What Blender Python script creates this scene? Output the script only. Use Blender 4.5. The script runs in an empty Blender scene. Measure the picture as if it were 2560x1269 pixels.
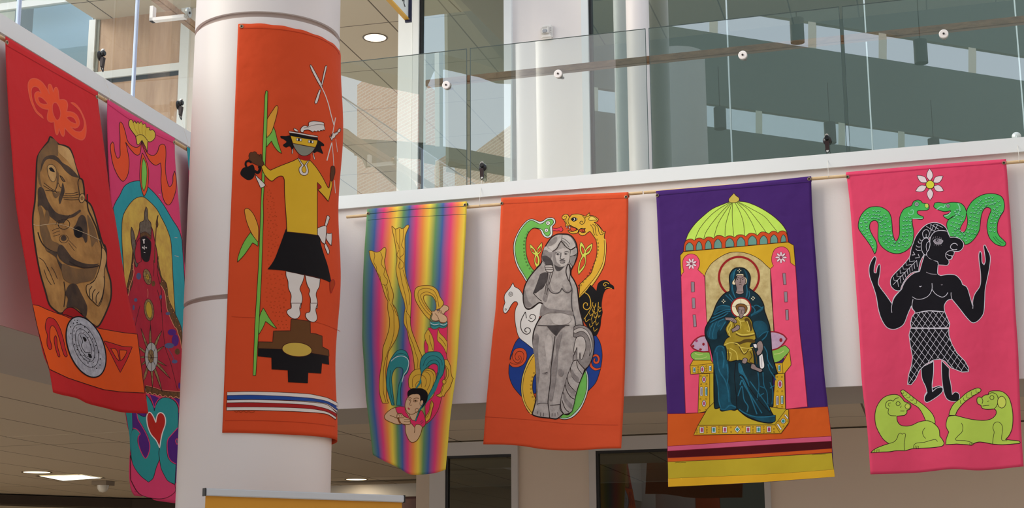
import bpy, bmesh, math, random
from math import sin, cos, tan, radians as rad, pi
from mathutils import Vector as V, Matrix
from mathutils.geometry import delaunay_2d_cdt

# ------------------------------------------------------------------ camera
F = 3900.0; TH = rad(12.7); RO = rad(0.3); CAM = V((0, 0, 1.55))
scene = bpy.context.scene
COL = scene.collection
cd = bpy.data.cameras.new('camera'); cam = bpy.data.objects.new('camera', cd); COL.objects.link(cam)
cd.sensor_width = 36.0; cd.sensor_fit = 'HORIZONTAL'; cd.lens = 36.0 * F / 2560.0
cd.clip_start = 0.05; cd.clip_end = 500
_f = V((0, cos(TH), sin(TH))); _r0 = V((1, 0, 0)); _u0 = V((0, -sin(TH), cos(TH)))
_r = _r0 * cos(RO) - _u0 * sin(RO); _u = _u0 * cos(RO) + _r0 * sin(RO)
cam.matrix_world = Matrix(((_r.x, _u.x, -_f.x, CAM.x), (_r.y, _u.y, -_f.y, CAM.y), (_r.z, _u.z, -_f.z, CAM.z), (0, 0, 0, 1)))
scene.camera = cam

# ------------------------------------------------------------------ light
SKY_STRENGTH = 1.3
w = bpy.data.worlds.new('sky'); scene.world = w; w.use_nodes = True
nt = w.node_tree; bg = nt.nodes['Background']
tc = nt.nodes.new('ShaderNodeTexCoord'); sp = nt.nodes.new('ShaderNodeSeparateXYZ'); rp = nt.nodes.new('ShaderNodeValToRGB')
nt.links.new(tc.outputs['Generated'], sp.inputs[0]); nt.links.new(sp.outputs['Z'], rp.inputs[0]); nt.links.new(rp.outputs[0], bg.inputs[0])
e_ = rp.color_ramp.elements; e_[0].position = 0.0; e_[0].color = (0.95, 1.0, 1.05, 1); e_[1].position = 1.0; e_[1].color = (0.55, 0.66, 0.86, 1)
m_ = e_.new(0.35); m_.color = (0.86, 0.96, 1.12, 1)
bg.inputs[1].default_value = SKY_STRENGTH
sl = bpy.data.lights.new('sun_through_haze', 'SUN'); so = bpy.data.objects.new('sun_through_haze', sl); COL.objects.link(so)
sl.energy = 3.0; sl.angle = rad(40); sl.color = (1.0, 0.92, 0.78)
so.rotation_euler = V((-1.0, -0.30, 0.60)).to_track_quat('Z', 'Y').to_euler()
scene.view_settings.view_transform = 'Standard'; scene.view_settings.look = 'None'
scene.view_settings.gamma = 1.0; scene.view_settings.use_curve_mapping = False
scene.view_settings.exposure = 0.0

# ------------------------------------------------------------------ helpers
def ray(x, y):
    a = (x - 1280) / F; b = -(y - 634.5) / F
    a, b = a * cos(RO) + b * sin(RO), b * cos(RO) - a * sin(RO)
    return V((a, cos(TH) - b * sin(TH), sin(TH) + b * cos(TH)))
AR = rad(73); AL = rad(15)
uR = V((sin(AR), -cos(AR), 0)); nR = V((-cos(AR), -sin(AR), 0))      # along the right wall, its normal towards the hall
uL = V((sin(AL), cos(AL), 0)); nL = V((cos(AL), -sin(AL), 0))
def hitR(x, y, D=9.0):
    d = ray(x, y); return CAM + d * (-D / nR.dot(d))
def hitL(x, y, D=3.9):
    d = ray(x, y); return CAM + d * (-D / nL.dot(d))
def hitZ(x, y, z):
    d = ray(x, y); return CAM + d * ((z - CAM.z) / d.z)
def PR(s, D, z): return V((0, 0, z)) + uR * s - nR * D              # right-wall coordinates
def PL(s, D, z): return V((0, 0, z)) + uL * s - nL * D
def sR(x, y, D): return hitR(x, y, D).dot(uR)
def sL(x, y, D): return hitL(x, y, D).dot(uL)

def lin(c): return tuple((v / 255 / 12.92) if v / 255 <= 0.04045 else ((v / 255 + 0.055) / 1.055) ** 2.4 for v in c)
MATS = {}
def mat(name, rgb=None, rough=0.6, metal=0.0, emit=None, estr=0.0, bump=None, mix=None, spec=0.5, stretch=None, aniso=None):
    """procedural principled material; mix=(rgb2, scale, contrast); bump=(scale, strength)"""
    if name in MATS: return MATS[name]
    m = bpy.data.materials.new(name); m.use_nodes = True; nt = m.node_tree; b = nt.nodes['Principled BSDF']
    b.inputs['Base Color'].default_value = (*lin(rgb), 1); b.inputs['Roughness'].default_value = rough
    b.inputs['Metallic'].default_value = metal; b.inputs['Specular IOR Level'].default_value = spec
    if emit: b.inputs['Emission Color'].default_value = (*lin(emit), 1); b.inputs['Emission Strength'].default_value = estr
    g = nt.nodes.new('ShaderNodeNewGeometry')
    vec = g.outputs['Position']
    if stretch:
        mp = nt.nodes.new('ShaderNodeMapping'); mp.inputs['Scale'].default_value = stretch; nt.links.new(vec, mp.inputs[0]); vec = mp.outputs[0]
    if mix:
        n = nt.nodes.new('ShaderNodeTexNoise'); n.inputs['Scale'].default_value = mix[1]; n.inputs['Detail'].default_value = 5; n.inputs['Roughness'].default_value = 0.62
        nt.links.new(vec, n.inputs['Vector'])
        r = nt.nodes.new('ShaderNodeValToRGB'); c = mix[2] if len(mix) > 2 else 0.15
        r.color_ramp.elements[0].position = 0.5 - c; r.color_ramp.elements[0].color = (*lin(rgb), 1)
        r.color_ramp.elements[1].position = 0.5 + c; r.color_ramp.elements[1].color = (*lin(mix[0]), 1)
        nt.links.new(n.outputs[0], r.inputs[0]); nt.links.new(r.outputs[0], b.inputs['Base Color'])
    if bump:
        n2 = nt.nodes.new('ShaderNodeTexNoise'); n2.inputs['Scale'].default_value = bump[0]; n2.inputs['Detail'].default_value = 3
        nt.links.new(g.outputs['Position'], n2.inputs['Vector'])
        bp = nt.nodes.new('ShaderNodeBump'); bp.inputs['Strength'].default_value = bump[1]; bp.inputs['Distance'].default_value = 0.02
        nt.links.new(n2.outputs[0], bp.inputs['Height']); nt.links.new(bp.outputs[0], b.inputs['Normal'])
    MATS[name] = m; return m

def glass(name, tint, refl, fac, rough=0.0):
    """sheet glass: tinted see-through with a mirror share that grows at grazing angles"""
    m = bpy.data.materials.new(name); m.use_nodes = True; nt = m.node_tree
    nt.nodes.remove(nt.nodes['Principled BSDF']); out = nt.nodes['Material Output']
    t = nt.nodes.new('ShaderNodeBsdfTransparent'); t.inputs[0].default_value = (*tint, 1)
    g = nt.nodes.new('ShaderNodeBsdfGlossy'); g.inputs[0].default_value = (*refl, 1); g.inputs['Roughness'].default_value = rough
    fr = nt.nodes.new('ShaderNodeFresnel'); fr.inputs[0].default_value = 1.5
    ma = nt.nodes.new('ShaderNodeMath'); ma.operation = 'MAXIMUM'; ma.inputs[1].default_value = fac
    nt.links.new(fr.outputs[0], ma.inputs[0])
    mx = nt.nodes.new('ShaderNodeMixShader'); nt.links.new(ma.outputs[0], mx.inputs[0])
    nt.links.new(t.outputs[0], mx.inputs[1]); nt.links.new(g.outputs[0], mx.inputs[2]); nt.links.new(mx.outputs[0], out.inputs[0])
    MATS[name] = m; return m

def setp(o, **k):
    for a, b in k.items():
        if b is not None: o[a] = b
    return o
def link(name, bm, m, parent=None, smooth=False, **props):
    me = bpy.data.meshes.new(name); bm.to_mesh(me); bm.free()
    for x in (m if isinstance(m, (list, tuple)) else [m]): me.materials.append(x)
    if smooth:
        for p in me.polygons: p.use_smooth = True
    o = bpy.data.objects.new(name, me); COL.objects.link(o)
    if parent: o.parent = parent; o.matrix_parent_inverse = parent.matrix_world.inverted()
    return setp(o, **props)
def struct(name, bm, m, **k): return link(name, bm, m, kind='structure', **k)
def empty(name, loc, label, cat, group=None):
    o = bpy.data.objects.new(name, None); COL.objects.link(o); o.location = loc; o.matrix_world = Matrix.Translation(loc)
    o.empty_display_size = 0.05
    return setp(o, label=label, category=cat, group=group)
def NB(): return bmesh.new()
def hexa(bm, P, mi=0):
    """8 corners: bottom ring 4, top ring 4"""
    v = [bm.verts.new(p) for p in P]
    for f in ((0, 3, 2, 1), (4, 5, 6, 7), (0, 1, 5, 4), (1, 2, 6, 5), (2, 3, 7, 6), (3, 0, 4, 7)):
        bm.faces.new([v[i] for i in f]).material_index = mi
    return bm
def boxR(bm, s0, s1, D0, D1, z0, z1, mi=0):
    return hexa(bm, [PR(s0, D0, z0), PR(s1, D0, z0), PR(s1, D1, z0), PR(s0, D1, z0), PR(s0, D0, z1), PR(s1, D0, z1), PR(s1, D1, z1), PR(s0, D1, z1)], mi)
def boxL(bm, s0, s1, D0, D1, z0, z1, mi=0):
    return hexa(bm, [PL(s0, D0, z0), PL(s1, D0, z0), PL(s1, D1, z0), PL(s0, D1, z0), PL(s0, D0, z1), PL(s1, D0, z1), PL(s1, D1, z1), PL(s0, D1, z1)], mi)
def frame_of(d):
    d = d.normalized(); a = V((0, 0, 1)) if abs(d.z) < 0.9 else V((1, 0, 0))
    x = d.cross(a).normalized(); return x, x.cross(d).normalized()
def tube(bm, pts, r, n=10, cap=True, mi=0):
    pts = [V(p) for p in pts]; rs = r if isinstance(r, (list, tuple)) else [r] * len(pts); rings = []
    for i, p in enumerate(pts):
        d = (pts[min(i + 1, len(pts) - 1)] - pts[max(i - 1, 0)])
        x, y = frame_of(d)
        if rings and i:
            x = (px - d.normalized() * px.dot(d.normalized())).normalized(); y = d.normalized().cross(x) * -1
        px = x
        rings.append([bm.verts.new(p + (x * cos(2 * pi * k / n) + y * sin(2 * pi * k / n)) * rs[i]) for k in range(n)])
    for a, b in zip(rings, rings[1:]):
        for k in range(n): bm.faces.new((a[k], a[(k + 1) % n], b[(k + 1) % n], b[k])).material_index = mi
    if cap: bm.faces.new(rings[0]).material_index = mi; bm.faces.new(rings[-1]).material_index = mi
    return bm
def disc(bm, c, axis, r, t, n=28, mi=0, bev=0.0):
    a = V(axis).normalized(); c = V(c)
    if bev: return tube(bm, [c, c + a * bev, c + a * (t - bev), c + a * t], [r - bev, r, r, r - bev], n, mi=mi)
    return tube(bm, [c, c + a * t], r, n, mi=mi)
def quad(bm, P, mi=0): bm.faces.new([bm.verts.new(p) for p in P]).material_index = mi; return bm
# ------------------------------------------------------------------ the hall
Z0, Z1, ZG, ZC2 = 2.756, 4.13, 5.05, 6.9          # soffit, balcony edge, glass top, upper ceiling
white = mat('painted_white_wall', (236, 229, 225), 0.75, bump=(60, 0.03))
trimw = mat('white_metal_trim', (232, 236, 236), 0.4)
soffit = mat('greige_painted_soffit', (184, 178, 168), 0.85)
beige = mat('beige_painted_wall', (228, 210, 190), 0.85, bump=(60, 0.03))
dark = mat('dark_gasket', (28, 28, 28), 0.5)
oakr = mat('oak_handrail_wood', (168, 128, 92), 0.45, mix=((128, 92, 64), 7, 0.2), stretch=(1, 6, 6))
SJ = -4.55                                        # where the two balcony edges meet behind the column
# balcony edges
corner = PR(-5.2, 9.0, 0)
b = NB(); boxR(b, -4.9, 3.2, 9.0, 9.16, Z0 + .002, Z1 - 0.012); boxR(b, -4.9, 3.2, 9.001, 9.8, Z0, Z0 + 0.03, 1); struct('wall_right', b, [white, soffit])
b = NB(); boxR(b, -4.9, 3.2, 8.975, 9.05, Z1 - 0.085, Z1); struct('trim_1', b, trimw)
b = NB(); boxR(b, -4.9, 3.2, 9.005, 9.06, Z1, Z1 + 0.008); struct('trim_2', b, dark)
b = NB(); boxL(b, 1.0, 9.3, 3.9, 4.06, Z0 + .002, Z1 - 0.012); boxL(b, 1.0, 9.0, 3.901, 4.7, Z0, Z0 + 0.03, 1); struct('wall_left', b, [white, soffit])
b = NB(); boxL(b, 1.0, 9.3, 3.88, 3.95, Z1 - 0.085, Z1); struct('trim_3', b, trimw)
b = NB(); boxR(b, -8.0, 3.4, 9.165, 11.15, Z1 - 0.06, Z1 - 0.015); struct('floor_upper_right', b, soffit)
b = NB(); boxL(b, 1.0, 12.0, 4.065, 9.0, Z1 - 0.06, Z1 - 0.02); struct('floor_upper_left', b, soffit)

def tiled(name, rgb, line, ang, wd=1.22):
    m = bpy.data.materials.new(name); m.use_nodes = True; nt = m.node_tree; bs = nt.nodes['Principled BSDF']
    g = nt.nodes.new('ShaderNodeNewGeometry'); mp = nt.nodes.new('ShaderNodeMapping'); mp.inputs['Rotation'].default_value = (0, 0, ang)
    mp.inputs['Location'].default_value = (0.37, 0.20, 0)
    br = nt.nodes.new('ShaderNodeTexBrick'); br.offset = 0; br.inputs['Scale'].default_value = 1.0
    br.inputs['Brick Width'].default_value = wd; br.inputs['Row Height'].default_value = 0.61; br.inputs['Mortar Size'].default_value = 0.007
    br.inputs['Color1'].default_value = (*lin(rgb), 1); br.inputs['Color2'].default_value = (*lin(rgb), 1); br.inputs['Mortar'].default_value = (*lin(line), 1)
    nt.links.new(g.outputs['Position'], mp.inputs[0]); nt.links.new(mp.outputs[0], br.inputs['Vector']); nt.links.new(br.outputs[0], bs.inputs['Base Color'])
    bs.inputs['Roughness'].default_value = 0.95; MATS[name] = m; return m
tile = tiled('ceiling_tile_greige', (208, 194, 172), (108, 96, 80), -(pi / 2 - AL), 3.66)
tile2 = tiled('ceiling_tile_upper', (214, 204, 186), (110, 100, 88), -(pi / 2 - AL))
# lower ceiling behind both soffits, one slab with the two bands cut off
b = NB(); boxR(b, -16, 3.2, 9.8, 20, Z0 + 0.012, Z0 + 0.06); boxL(b, -2, 10.6, 4.7, 12, Z0 + 0.014, Z0 + 0.061); struct('ceiling', b, tile)
b = NB(); quad(b, [(-30, -16, 0), (30, -16, 0), (30, 30, 0), (-30, 30, 0)]); struct('floor', b, mat('terrazzo_floor', (208, 194, 178), 0.5, mix=((196, 182, 166), 30)))
# lower storefront, 11.2 m away
DL = 11.2
def sl(x, y=1190): return sR(x, y, DL)
b = NB(); boxR(b, sl(1297), sl(1475), DL, DL + 0.1, 0, Z0); struct('wall_pilaster_lower', b, beige)
b = NB(); boxR(b, sl(1925), 3.3, DL, DL + 0.1, 0, Z0); struct('wall_lower_right', b, beige)
lf = mat('light_aluminium_frame', (205, 200, 195), 0.45)
def frame(nm, x0, x1, D, z0, z1, wd=0.045, m=lf, f=sl):
    b = NB(); s0, s1 = f(x0), f(x1); boxR(b, s0, s1, D - 0.03, D + 0.05, z0, z1); return struct(nm, b, m)
ZH = Z0 - 0.13
frame('trim_4', 1077, 1116, DL, 0, Z0); frame('trim_5', 1281, 1297, DL, 0, Z0); frame('trim_6', 1475, 1492, DL, 0, Z0); frame('trim_7', 1911, 1926, DL, 0, Z0)
b = NB(); boxR(b, sl(1116), sl(1281), DL - 0.03, DL + 0.05, ZH + 0.03, Z0); boxR(b, sl(1492), sl(1911), DL - 0.03, DL + 0.05, ZH + 0.03, Z0); struct('trim_8', b, lf)
gl_low = glass('dark_storefront_glass', (0.30, 0.32, 0.28), (0.9, 0.95, 0.92), 0.10)
for i, (x0, x1) in enumerate(((1116, 1281), (1492, 1911))):
    b = NB(); boxR(b, sl(x0), sl(x0) + 0.02, DL - 0.02, DL + 0.03, 0, ZH + 0.03); boxR(b, sl(x0) + .02, sl(x1), DL - 0.02, DL + 0.03, ZH + 0.012, ZH + 0.03); struct('trim_%d' % (9 + i), b, dark)
    b = NB(); quad(b, [PR(sl(x0), DL, 0), PR(sl(x1), DL, 0), PR(sl(x1), DL, ZH + 0.012), PR(sl(x0), DL, ZH + 0.012)]); struct('window_%d' % (1 + i), b, gl_low)
# room beyond the storefront
b = NB(); boxR(b, -6, 3.4, 15.5, 15.6, 0, Z0); struct('wall_back_lower', b, mat('dim_brown_wall', (120, 104, 84), 0.9))
b = NB(); boxR(b, sR(1050, 1240, 13.3), sR(1112, 1240, 13.3), 13.2, 13.4, 0, Z0 - .02); struct('wall_stub_lower', b, beige)
b = NB(); boxR(b, sR(1005, 1240, 14.5), sR(1050, 1240, 14.5), 14.5, 14.56, 0, 2.62); struct('door_1', b, mat('dark_red_wood_door', (96, 52, 36), 0.5, mix=((72, 38, 26), 9)))
b = NB(); boxR(b, sR(825, 1240, 14.5), sR(1065, 1240, 14.5), 14.45, 14.6, 2.60, Z0 - .03); struct('trim_11', b, mat('greige_painted_soffit'))
b = NB(); hexa(b, [V((-9, 15.1, 0)), V((-4.33, 18.29, 0)), V((-1.3, 18.6, 0)), V((-9, 19, 0)), V((-9, 15.1, Z0)), V((-4.33, 18.29, Z0)), V((-1.3, 18.6, Z0)), V((-9, 19, Z0))]); struct('wall_far_left', b, mat('cream_wall', (214, 196, 160), 0.8))
b = NB(); hexa(b, [V((-9, 14.7, Z0 - .10)), V((-4.33, 17.9, Z0 - .10)), V((-1.5, 18.2, Z0 - .10)), V((-9, 19, Z0 - .1)), V((-9, 14.7, Z0)), V((-4.33, 17.9, Z0)), V((-1.5, 18.2, Z0)), V((-9, 19, Z0))]); struct('trim_12', b, mat('dark_bronze_fascia', (62, 48, 36), 0.7))

# upper level: curtain wall 10 m away
DU = 11.2
def su(x, y=300): return sR(x, y, DU)
b = NB(); boxR(b, su(1281), su(1463), DU, DU + 0.12, Z1 - .05, ZC2 + .3); struct('wall_pilaster_upper', b, white)
for i, (x0, x1) in enumerate(((1264, 1283), (1460, 1477))):
    b = NB(); boxR(b, su(x0), su(x1), DU - 0.04, DU + 0.06, Z1 - .05, ZC2 + .3); struct('trim_%d' % (13 + i), b, trimw)
b = NB(); boxR(b, su(993), su(1029), DU, DU + 0.08, Z1 - .05, ZC2 + .3); boxR(b, su(1033), su(1048), DU - 0.03, DU + 0.05, Z1 - .05, ZC2 + .3); struct('trim_15', b, trimw)
b = NB(); boxR(b, su(1029), su(1033), DU + .01, DU + 0.06, Z1 - .05, ZC2 + .3); boxR(b, su(1048), su(1053), DU - 0.01, DU + 0.06, Z1 - .05, ZC2 + .3); struct('trim_16', b, dark)
gl_up = glass('grey_green_curtain_glass', (0.50, 0.57, 0.53), (0.82, 0.94, 0.92), 0.37)
xs = [1483, 1826, 2177, 2560, 2950]
wn = 3
b = NB(); quad(b, [PR(su(1053), DU + .02, Z1 - .05), PR(su(1264), DU + .02, Z1 - .05), PR(su(1264), DU + .02, ZC2 + .3), PR(su(1053), DU + .02, ZC2 + .3)]); struct('window_3', b, gl_up)
b = NB(); boxR(b, su(1477), su(1483), DU - 0.01, DU + 0.06, Z1 - .05, ZC2 + .3); struct('trim_17', b, dark)
edge = mat('polished_glass_edge', (206, 222, 226), 0.15, spec=1.0)
for i in range(len(xs) - 1):
    wn += 1
    b = NB(); quad(b, [PR(su(xs[i]), DU + .02, Z1 - .05), PR(su(xs[i + 1]), DU + .02, Z1 - .05), PR(su(xs[i + 1]), DU + .02, ZC2 + .3), PR(su(xs[i]), DU + .02, ZC2 + .3)]); struct('window_%d' % wn, b, gl_up)
    b = NB(); boxR(b, su(xs[i + 1]) - .005, su(xs[i + 1]) + .005, DU + .005, DU + 0.019, Z1 - .05, ZC2 + .3); struct('trim_%d' % (18 + i), b, edge)
# interior of the upper floor
DW = 12.0
def sw(x, y=150): return sR(x, y, DW)
def zw(x, y): return hitR(x, y, DW).z
b = NB(); boxR(b, sw(236), 5, 11.33, 15.0, ZC2, ZC2 + .06); boxR(b, -12, sw(236), 11.33, 12.9, 7.8, 7.86); boxR(b, -12, su(1040), 9.6, 11.3, ZC2, ZC2 + .06); boxR(b, -25, su(1040), 15, 40, ZC2, ZC2 + .06); struct('ceiling_upper', b, tile2)
b = NB(); boxR(b, su(1040) + .1, 5.2, 14.1, 14.2, Z1, ZC2); boxR(b, -25, su(1040), 40, 40.1, Z1, ZC2); struct('wall_back_upper', b, mat('grey_green_wall', (118, 124, 114), 0.9))
b = NB(); p0 = hitZ(1135, 0, ZC2 - .25); p1 = hitZ(1250, 140, ZC2 - .25); dd = uL
hexa(b, [p0 - dd * 3, p0 + dd * 6, p0 + dd * 6 + uR * .55, p0 - dd * 3 + uR * .55] + [q + V((0, 0, .25)) for q in (p0 - dd * 3, p0 + dd * 6, p0 + dd * 6 + uR * .55, p0 - dd * 3 + uR * .55)]); struct('ceiling_beam_upper', b, soffit)
# walls of the left upper corridor: wood panels and a window, 12 m away
DW = 12.0
def sw(x, y=150): return sR(x, y, DW)
def zw(x, y): return hitR(x, y, DW).z
wood = mat('walnut_veneer_panel', (206, 172, 140), 0.55, mix=((176, 140, 110), 3.2, 0.22), stretch=(4, 4, 0.55))
zt = zw(350, 182)
b = NB(); boxR(b, sw(246), sw(452), DW, DW + .05, zt + .05, ZC2); boxR(b, sw(246), sw(452), DW, DW + .05, Z1 - .1, zt - .06); struct('wall_wood_panel', b, wood)
b = NB(); boxR(b, sw(236), sw(452), DW - .03, DW + .03, zt - .025, zt + .045); boxR(b, sw(452), sw(474), DW - .03, DW + .03, Z1 - .1, ZC2)
boxR(b, sw(222), sw(238), DW - .03, DW + .03, Z1 - .1, ZC2); boxR(b, -9, sw(222), DW - .03, DW + .03, zw(60, 14) - .03, zw(60, 14) + .04); struct('trim_22', b, trimw)
b = NB(); boxR(b, sw(246), sw(452), DW - .005, DW + .02, zt - .065, zt - .025); struct('trim_23', b, dark)
b = NB(); boxR(b, sw(238), sw(246), DW - .01, DW + .04, Z1 - .1, ZC2); struct('trim_24', b, mat('grey_green_trim', (150, 150, 136), .6))
b = NB(); boxR(b, sw(474), sw(600), DW, DW + .1, Z1 - .1, ZC2); struct('wall_upper_pier', b, white)
b = NB(); quad(b, [PR(-9, DW, Z1 - .1), PR(sw(222), DW, Z1 - .1), PR(sw(222), DW, 7.8), PR(-9, DW, 7.8)]); struct('window_8', b, glass('pale_blue_interior_glass', (0.88, 0.95, 0.97), (0.9, 0.97, 1), 0.12))
b = NB(); boxR(b, sR(82, 60, 12.2), sR(226, 100, 12.2), 12.2, 12.23, Z1 - .1, hitR(120, 8, 12.2).z); struct('wall_blue_room', b, mat('pale_blue_wall', (206, 228, 238), .8))
b = NB(); boxR(b, sR(36, 60, 12.26), sR(240, 60, 12.26), 12.26, 12.3, Z1 - .1, 7.8); struct('wall_dark_panel', b, mat('grey_green_wall'))
b = NB(); boxR(b, -10, sR(60, 60, 12.35), 12.35, 12.4, Z1 - .1, 7.8); struct('wall_cream_room', b, mat('pale_cream_panel', (226, 222, 196), .8))

# ------------------------------------------------------------------ round columns
CC = V((6.9 * sin(rad(-9.36)), 6.9 * cos(rad(-9.36)), 0)); CR = 0.33
colm = mat('satin_white_column', (234, 226, 222), 0.42, bump=(4, 0.03))
def ring(bm, c, r, z0, z1, n=96, mi=0):
    a = [bm.verts.new((c.x + r * cos(2 * pi * k / n), c.y + r * sin(2 * pi * k / n), z0)) for k in range(n)]
    t = [bm.verts.new((c.x + r * cos(2 * pi * k / n), c.y + r * sin(2 * pi * k / n), z1)) for k in range(n)]
    for k in range(n): bm.faces.new((a[k], a[(k + 1) % n], t[(k + 1) % n], t[k])).material_index = mi
    return a, t
ZJ = (2.835, 4.10)
b = NB(); zs = [0, ZJ[0] - .012, ZJ[0] + .012, ZJ[1] - .02, ZJ[1] + .02, 7.5]; rs = [CR, CR, CR - .0, CR, CR, CR]
n = 128
def lathe(bm, c, prof, n=128, mi=0):
    rings = [[bm.verts.new((c.x + r * cos(2 * pi * k / n), c.y + r * sin(2 * pi * k / n), z)) for k in range(n)] for r, z in prof]
    for a, t in zip(rings, rings[1:]):
        for k in range(n): bm.faces.new((a[k], a[(k + 1) % n], t[(k + 1) % n], t[k])).material_index = mi
    return bm
o = empty('round_column', CC, 'large round white column with two grooves and an orange banner wrapped round it', 'column')
for z0, z1, in ((0, ZJ[0] - .010), (ZJ[0] + .010, ZJ[1] - .013), (ZJ[1] + .013, 7.5)):
    b = NB(); lathe(b, CC, [(CR - .02, z0), (CR - .0005, z0)]); lathe(b, CC, [(CR, z0), (CR, z1)]); lathe(b, CC, [(CR - .0005, z1), (CR - .02, z1)]); link('column_shell', b, colm, o, smooth=False)
for z in ZJ:
    b = NB(); lathe(b, CC, [(CR - .014, z - .02), (CR - .014, z + .02)]); link('groove', b, mat('brown_shadow_gap', (176, 158, 150), .7), o, label='recessed grey brown joint ring')
for oo in o.children:
    for p in oo.data.polygons: p.use_smooth = abs(p.normal.z) < .5
# slim column on the upper walkway
c2 = hitR(1600, 300, 10.85); c2.z = 0
o = empty('slender_column', V((c2.x, c2.y, Z1)), 'slender round white column standing behind the glass railing', 'column')
b = NB(); lathe(b, V((c2.x, c2.y, 0)), [(0.087, Z1 - .012), (0.087, ZC2 + .4)], 64); link('shaft', b, colm, o, smooth=True)
b = NB(); lathe(b, V((c2.x, c2.y, 0)), [(0.088, Z1 - .014), (0.10, Z1 - .013), (.10, Z1 + .03), (.088, Z1 + .04)], 64); link('base_ring', b, trimw, o)

# ------------------------------------------------------------------ glass railings
clear = glass('clear_railing_glass', (0.86, 0.92, 0.90), (0.95, 1.0, 0.98), 0.29)
LEAN = rad(0.5)      # the railing panes lean a little into the hall
edgeg = mat('green_glass_edge', (64, 80, 78), 0.3)
DG = 9.03
joints = [(-4.9, sR(1168, 300, DG)), (sR(1176, 300, DG), sR(1619, 250, DG)), (sR(1627, 250, DG), sR(2108, 200, DG)), (sR(2115, 200, DG), sR(2600, 200, DG))]
def pane(a, c, z0, z1, D, nm, lab):
    """one glass sheet: clear faces, green edges as its own part"""
    o = empty(nm, PR((a + c) / 2, D, z0), lab, 'glass panel', 'glass panels of the right railing')
    D1 = D - (z1 - z0) * tan(LEAN)
    b = NB(); quad(b, [PR(a, D, z0), PR(c, D, z0), PR(c, D1, z1), PR(a, D1, z1)])
    link('glass_sheet', b, clear, o)
    b = NB(); boxR(b, a, c, D1 - .0035, D1 + .0035, z1, z1 + .003)
    for q0, q1 in ((a, a + .003), (c - .003, c)): hexa(b, [PR(q0, D - .0035, z0), PR(q1, D - .0035, z0), PR(q1, D + .0035, z0), PR(q0, D + .0035, z0), PR(q0, D1 - .0035, z1), PR(q1, D1 - .0035, z1), PR(q1, D1 + .0035, z1), PR(q0, D1 + .0035, z1)])
    link('polished_edge', b, edgeg, o, label='thin green polished edge')
    return o
labs = ['railing glass panel just right of the big column, reflecting the brick building', 'railing glass panel in front of the white pilaster with the fire alarm',
        'railing glass panel in front of the slender white column', 'rightmost railing glass panel, above the pink banner']
for (a, c), lab in zip(joints, labs): pane(a, c, Z1 - .04, ZG, DG, 'railing_glass', lab)
# left railing, seen almost edge on
def paneL(a, c, lab):
    o = empty('railing_glass', PL((a + c) / 2, 3.92, Z1), lab, 'glass panel', 'glass panels of the left railing')
    b = NB(); quad(b, [PL(a, 3.92, Z1 - .04), PL(c, 3.92, Z1 - .04), PL(c, 3.92, ZG), PL(a, 3.92, ZG)]); link('glass_sheet', b, glassL, o)
    b = NB()
    for s in (a, c): boxL(b, s - .005, s + .005, 3.914, 3.926, Z1 - .04, ZG)
    boxL(b, a, c, 3.914, 3.926, ZG, ZG + .004)
    link('polished_edge', b, mat('blue_white_glass_edge', (200, 214, 240), .1, spec=1.0, emit=None), o, label='bright bluish polished edge')
glassL = glass('clear_side_glass', (0.93, 0.96, 0.95), (1, 1, 1), 0.03)
s1 = sL(46, 40, 3.92); s2 = sL(338, 120, 3.92)
paneL(1.0, s1 - .006, 'left railing glass panel at the left edge of the picture'); paneL(s1 + .006, s2 - .006, 'left railing glass panel in front of the pale blue window'); paneL(s2 + .006, 9.0, 'left railing glass panel in front of the walnut wall panels')

# handrails
def rail(nm, s0, s1, PX, D, z, lab, brk, sgn):
    o = empty(nm, PX((s0 + s1) / 2, D, z), lab, 'handrail')
    b = NB(); (boxR if PX is PR else boxL)(b, s0, s1, D - .022, D + .022, z - .045, z); bmesh.ops.bevel(b, geom=b.edges[:], offset=.005, segments=2, affect='EDGES'); link('wooden_rail', b, oakr, o)
    return o
hr = rail('handrail', sR(1066, 205, 9.13), 3.2, PR, 9.13, 4.905, 'long wooden handrail fixed behind the right glass railing', None, 1)
hl = rail('handrail', 5.0, 9.0, PL, 4.02, 4.885, 'wooden handrail of the left railing beside the round column', None, 1)
clampm = mat('white_satin_clamp', (238, 232, 228), .35)
for x, y in ((1114, 211), (1394, 183), (1856, 136), (2359, 83)):
    p = hitR(x, y, 9.0); s = p.dot(uR); z = p.z
    k = empty('railing_clamp', p, {1114: 'round white railing clamp nearest the round column', 1394: 'round white railing clamp over the white pilaster', 1856: 'round white railing clamp right of the slender column', 2359: 'rightmost round white railing clamp'}[x], 'clamp', 'round clamps holding the right handrail')
    DC = DG - (z - Z1) * tan(LEAN)
    b = NB(); disc(b, PR(s, DC - .004, z), nR, .027, .014, 32, bev=.003); link('clamp_disc', b, clampm, k, smooth=False)
    b = NB(); disc(b, PR(s, DC - .018, z), nR, .006, .004, 16); link('screw', b, mat('dark_steel', (70, 62, 60), .4, .8), k)
    b = NB(); disc(b, PR(s, DC + .004, z), -nR, .024, .010, 32); tube(b, [PR(s, DC + .01, z), PR(s, 9.09, z), PR(s, 9.13, z + .012)], .009, 10); link('bracket_arm', b, mat('dark_bronze_bracket', (96, 78, 70), .5), k)
p = hitL(474, 32, 3.9); s = p.dot(uL); z = p.z
k = empty('railing_clamp', p, 'round steel clamp with a square white bracket on the left handrail', 'clamp')
b = NB(); disc(b, PL(s, 3.916, z), nL, .03, .016, 32, bev=.003); link('clamp_disc', b, mat('satin_steel', (190, 192, 186), .35, .6), k)
b = NB(); disc(b, PL(s, 3.90, z), nL, .007, .004, 16); link('screw', b, mat('dark_steel'), k)
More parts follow.
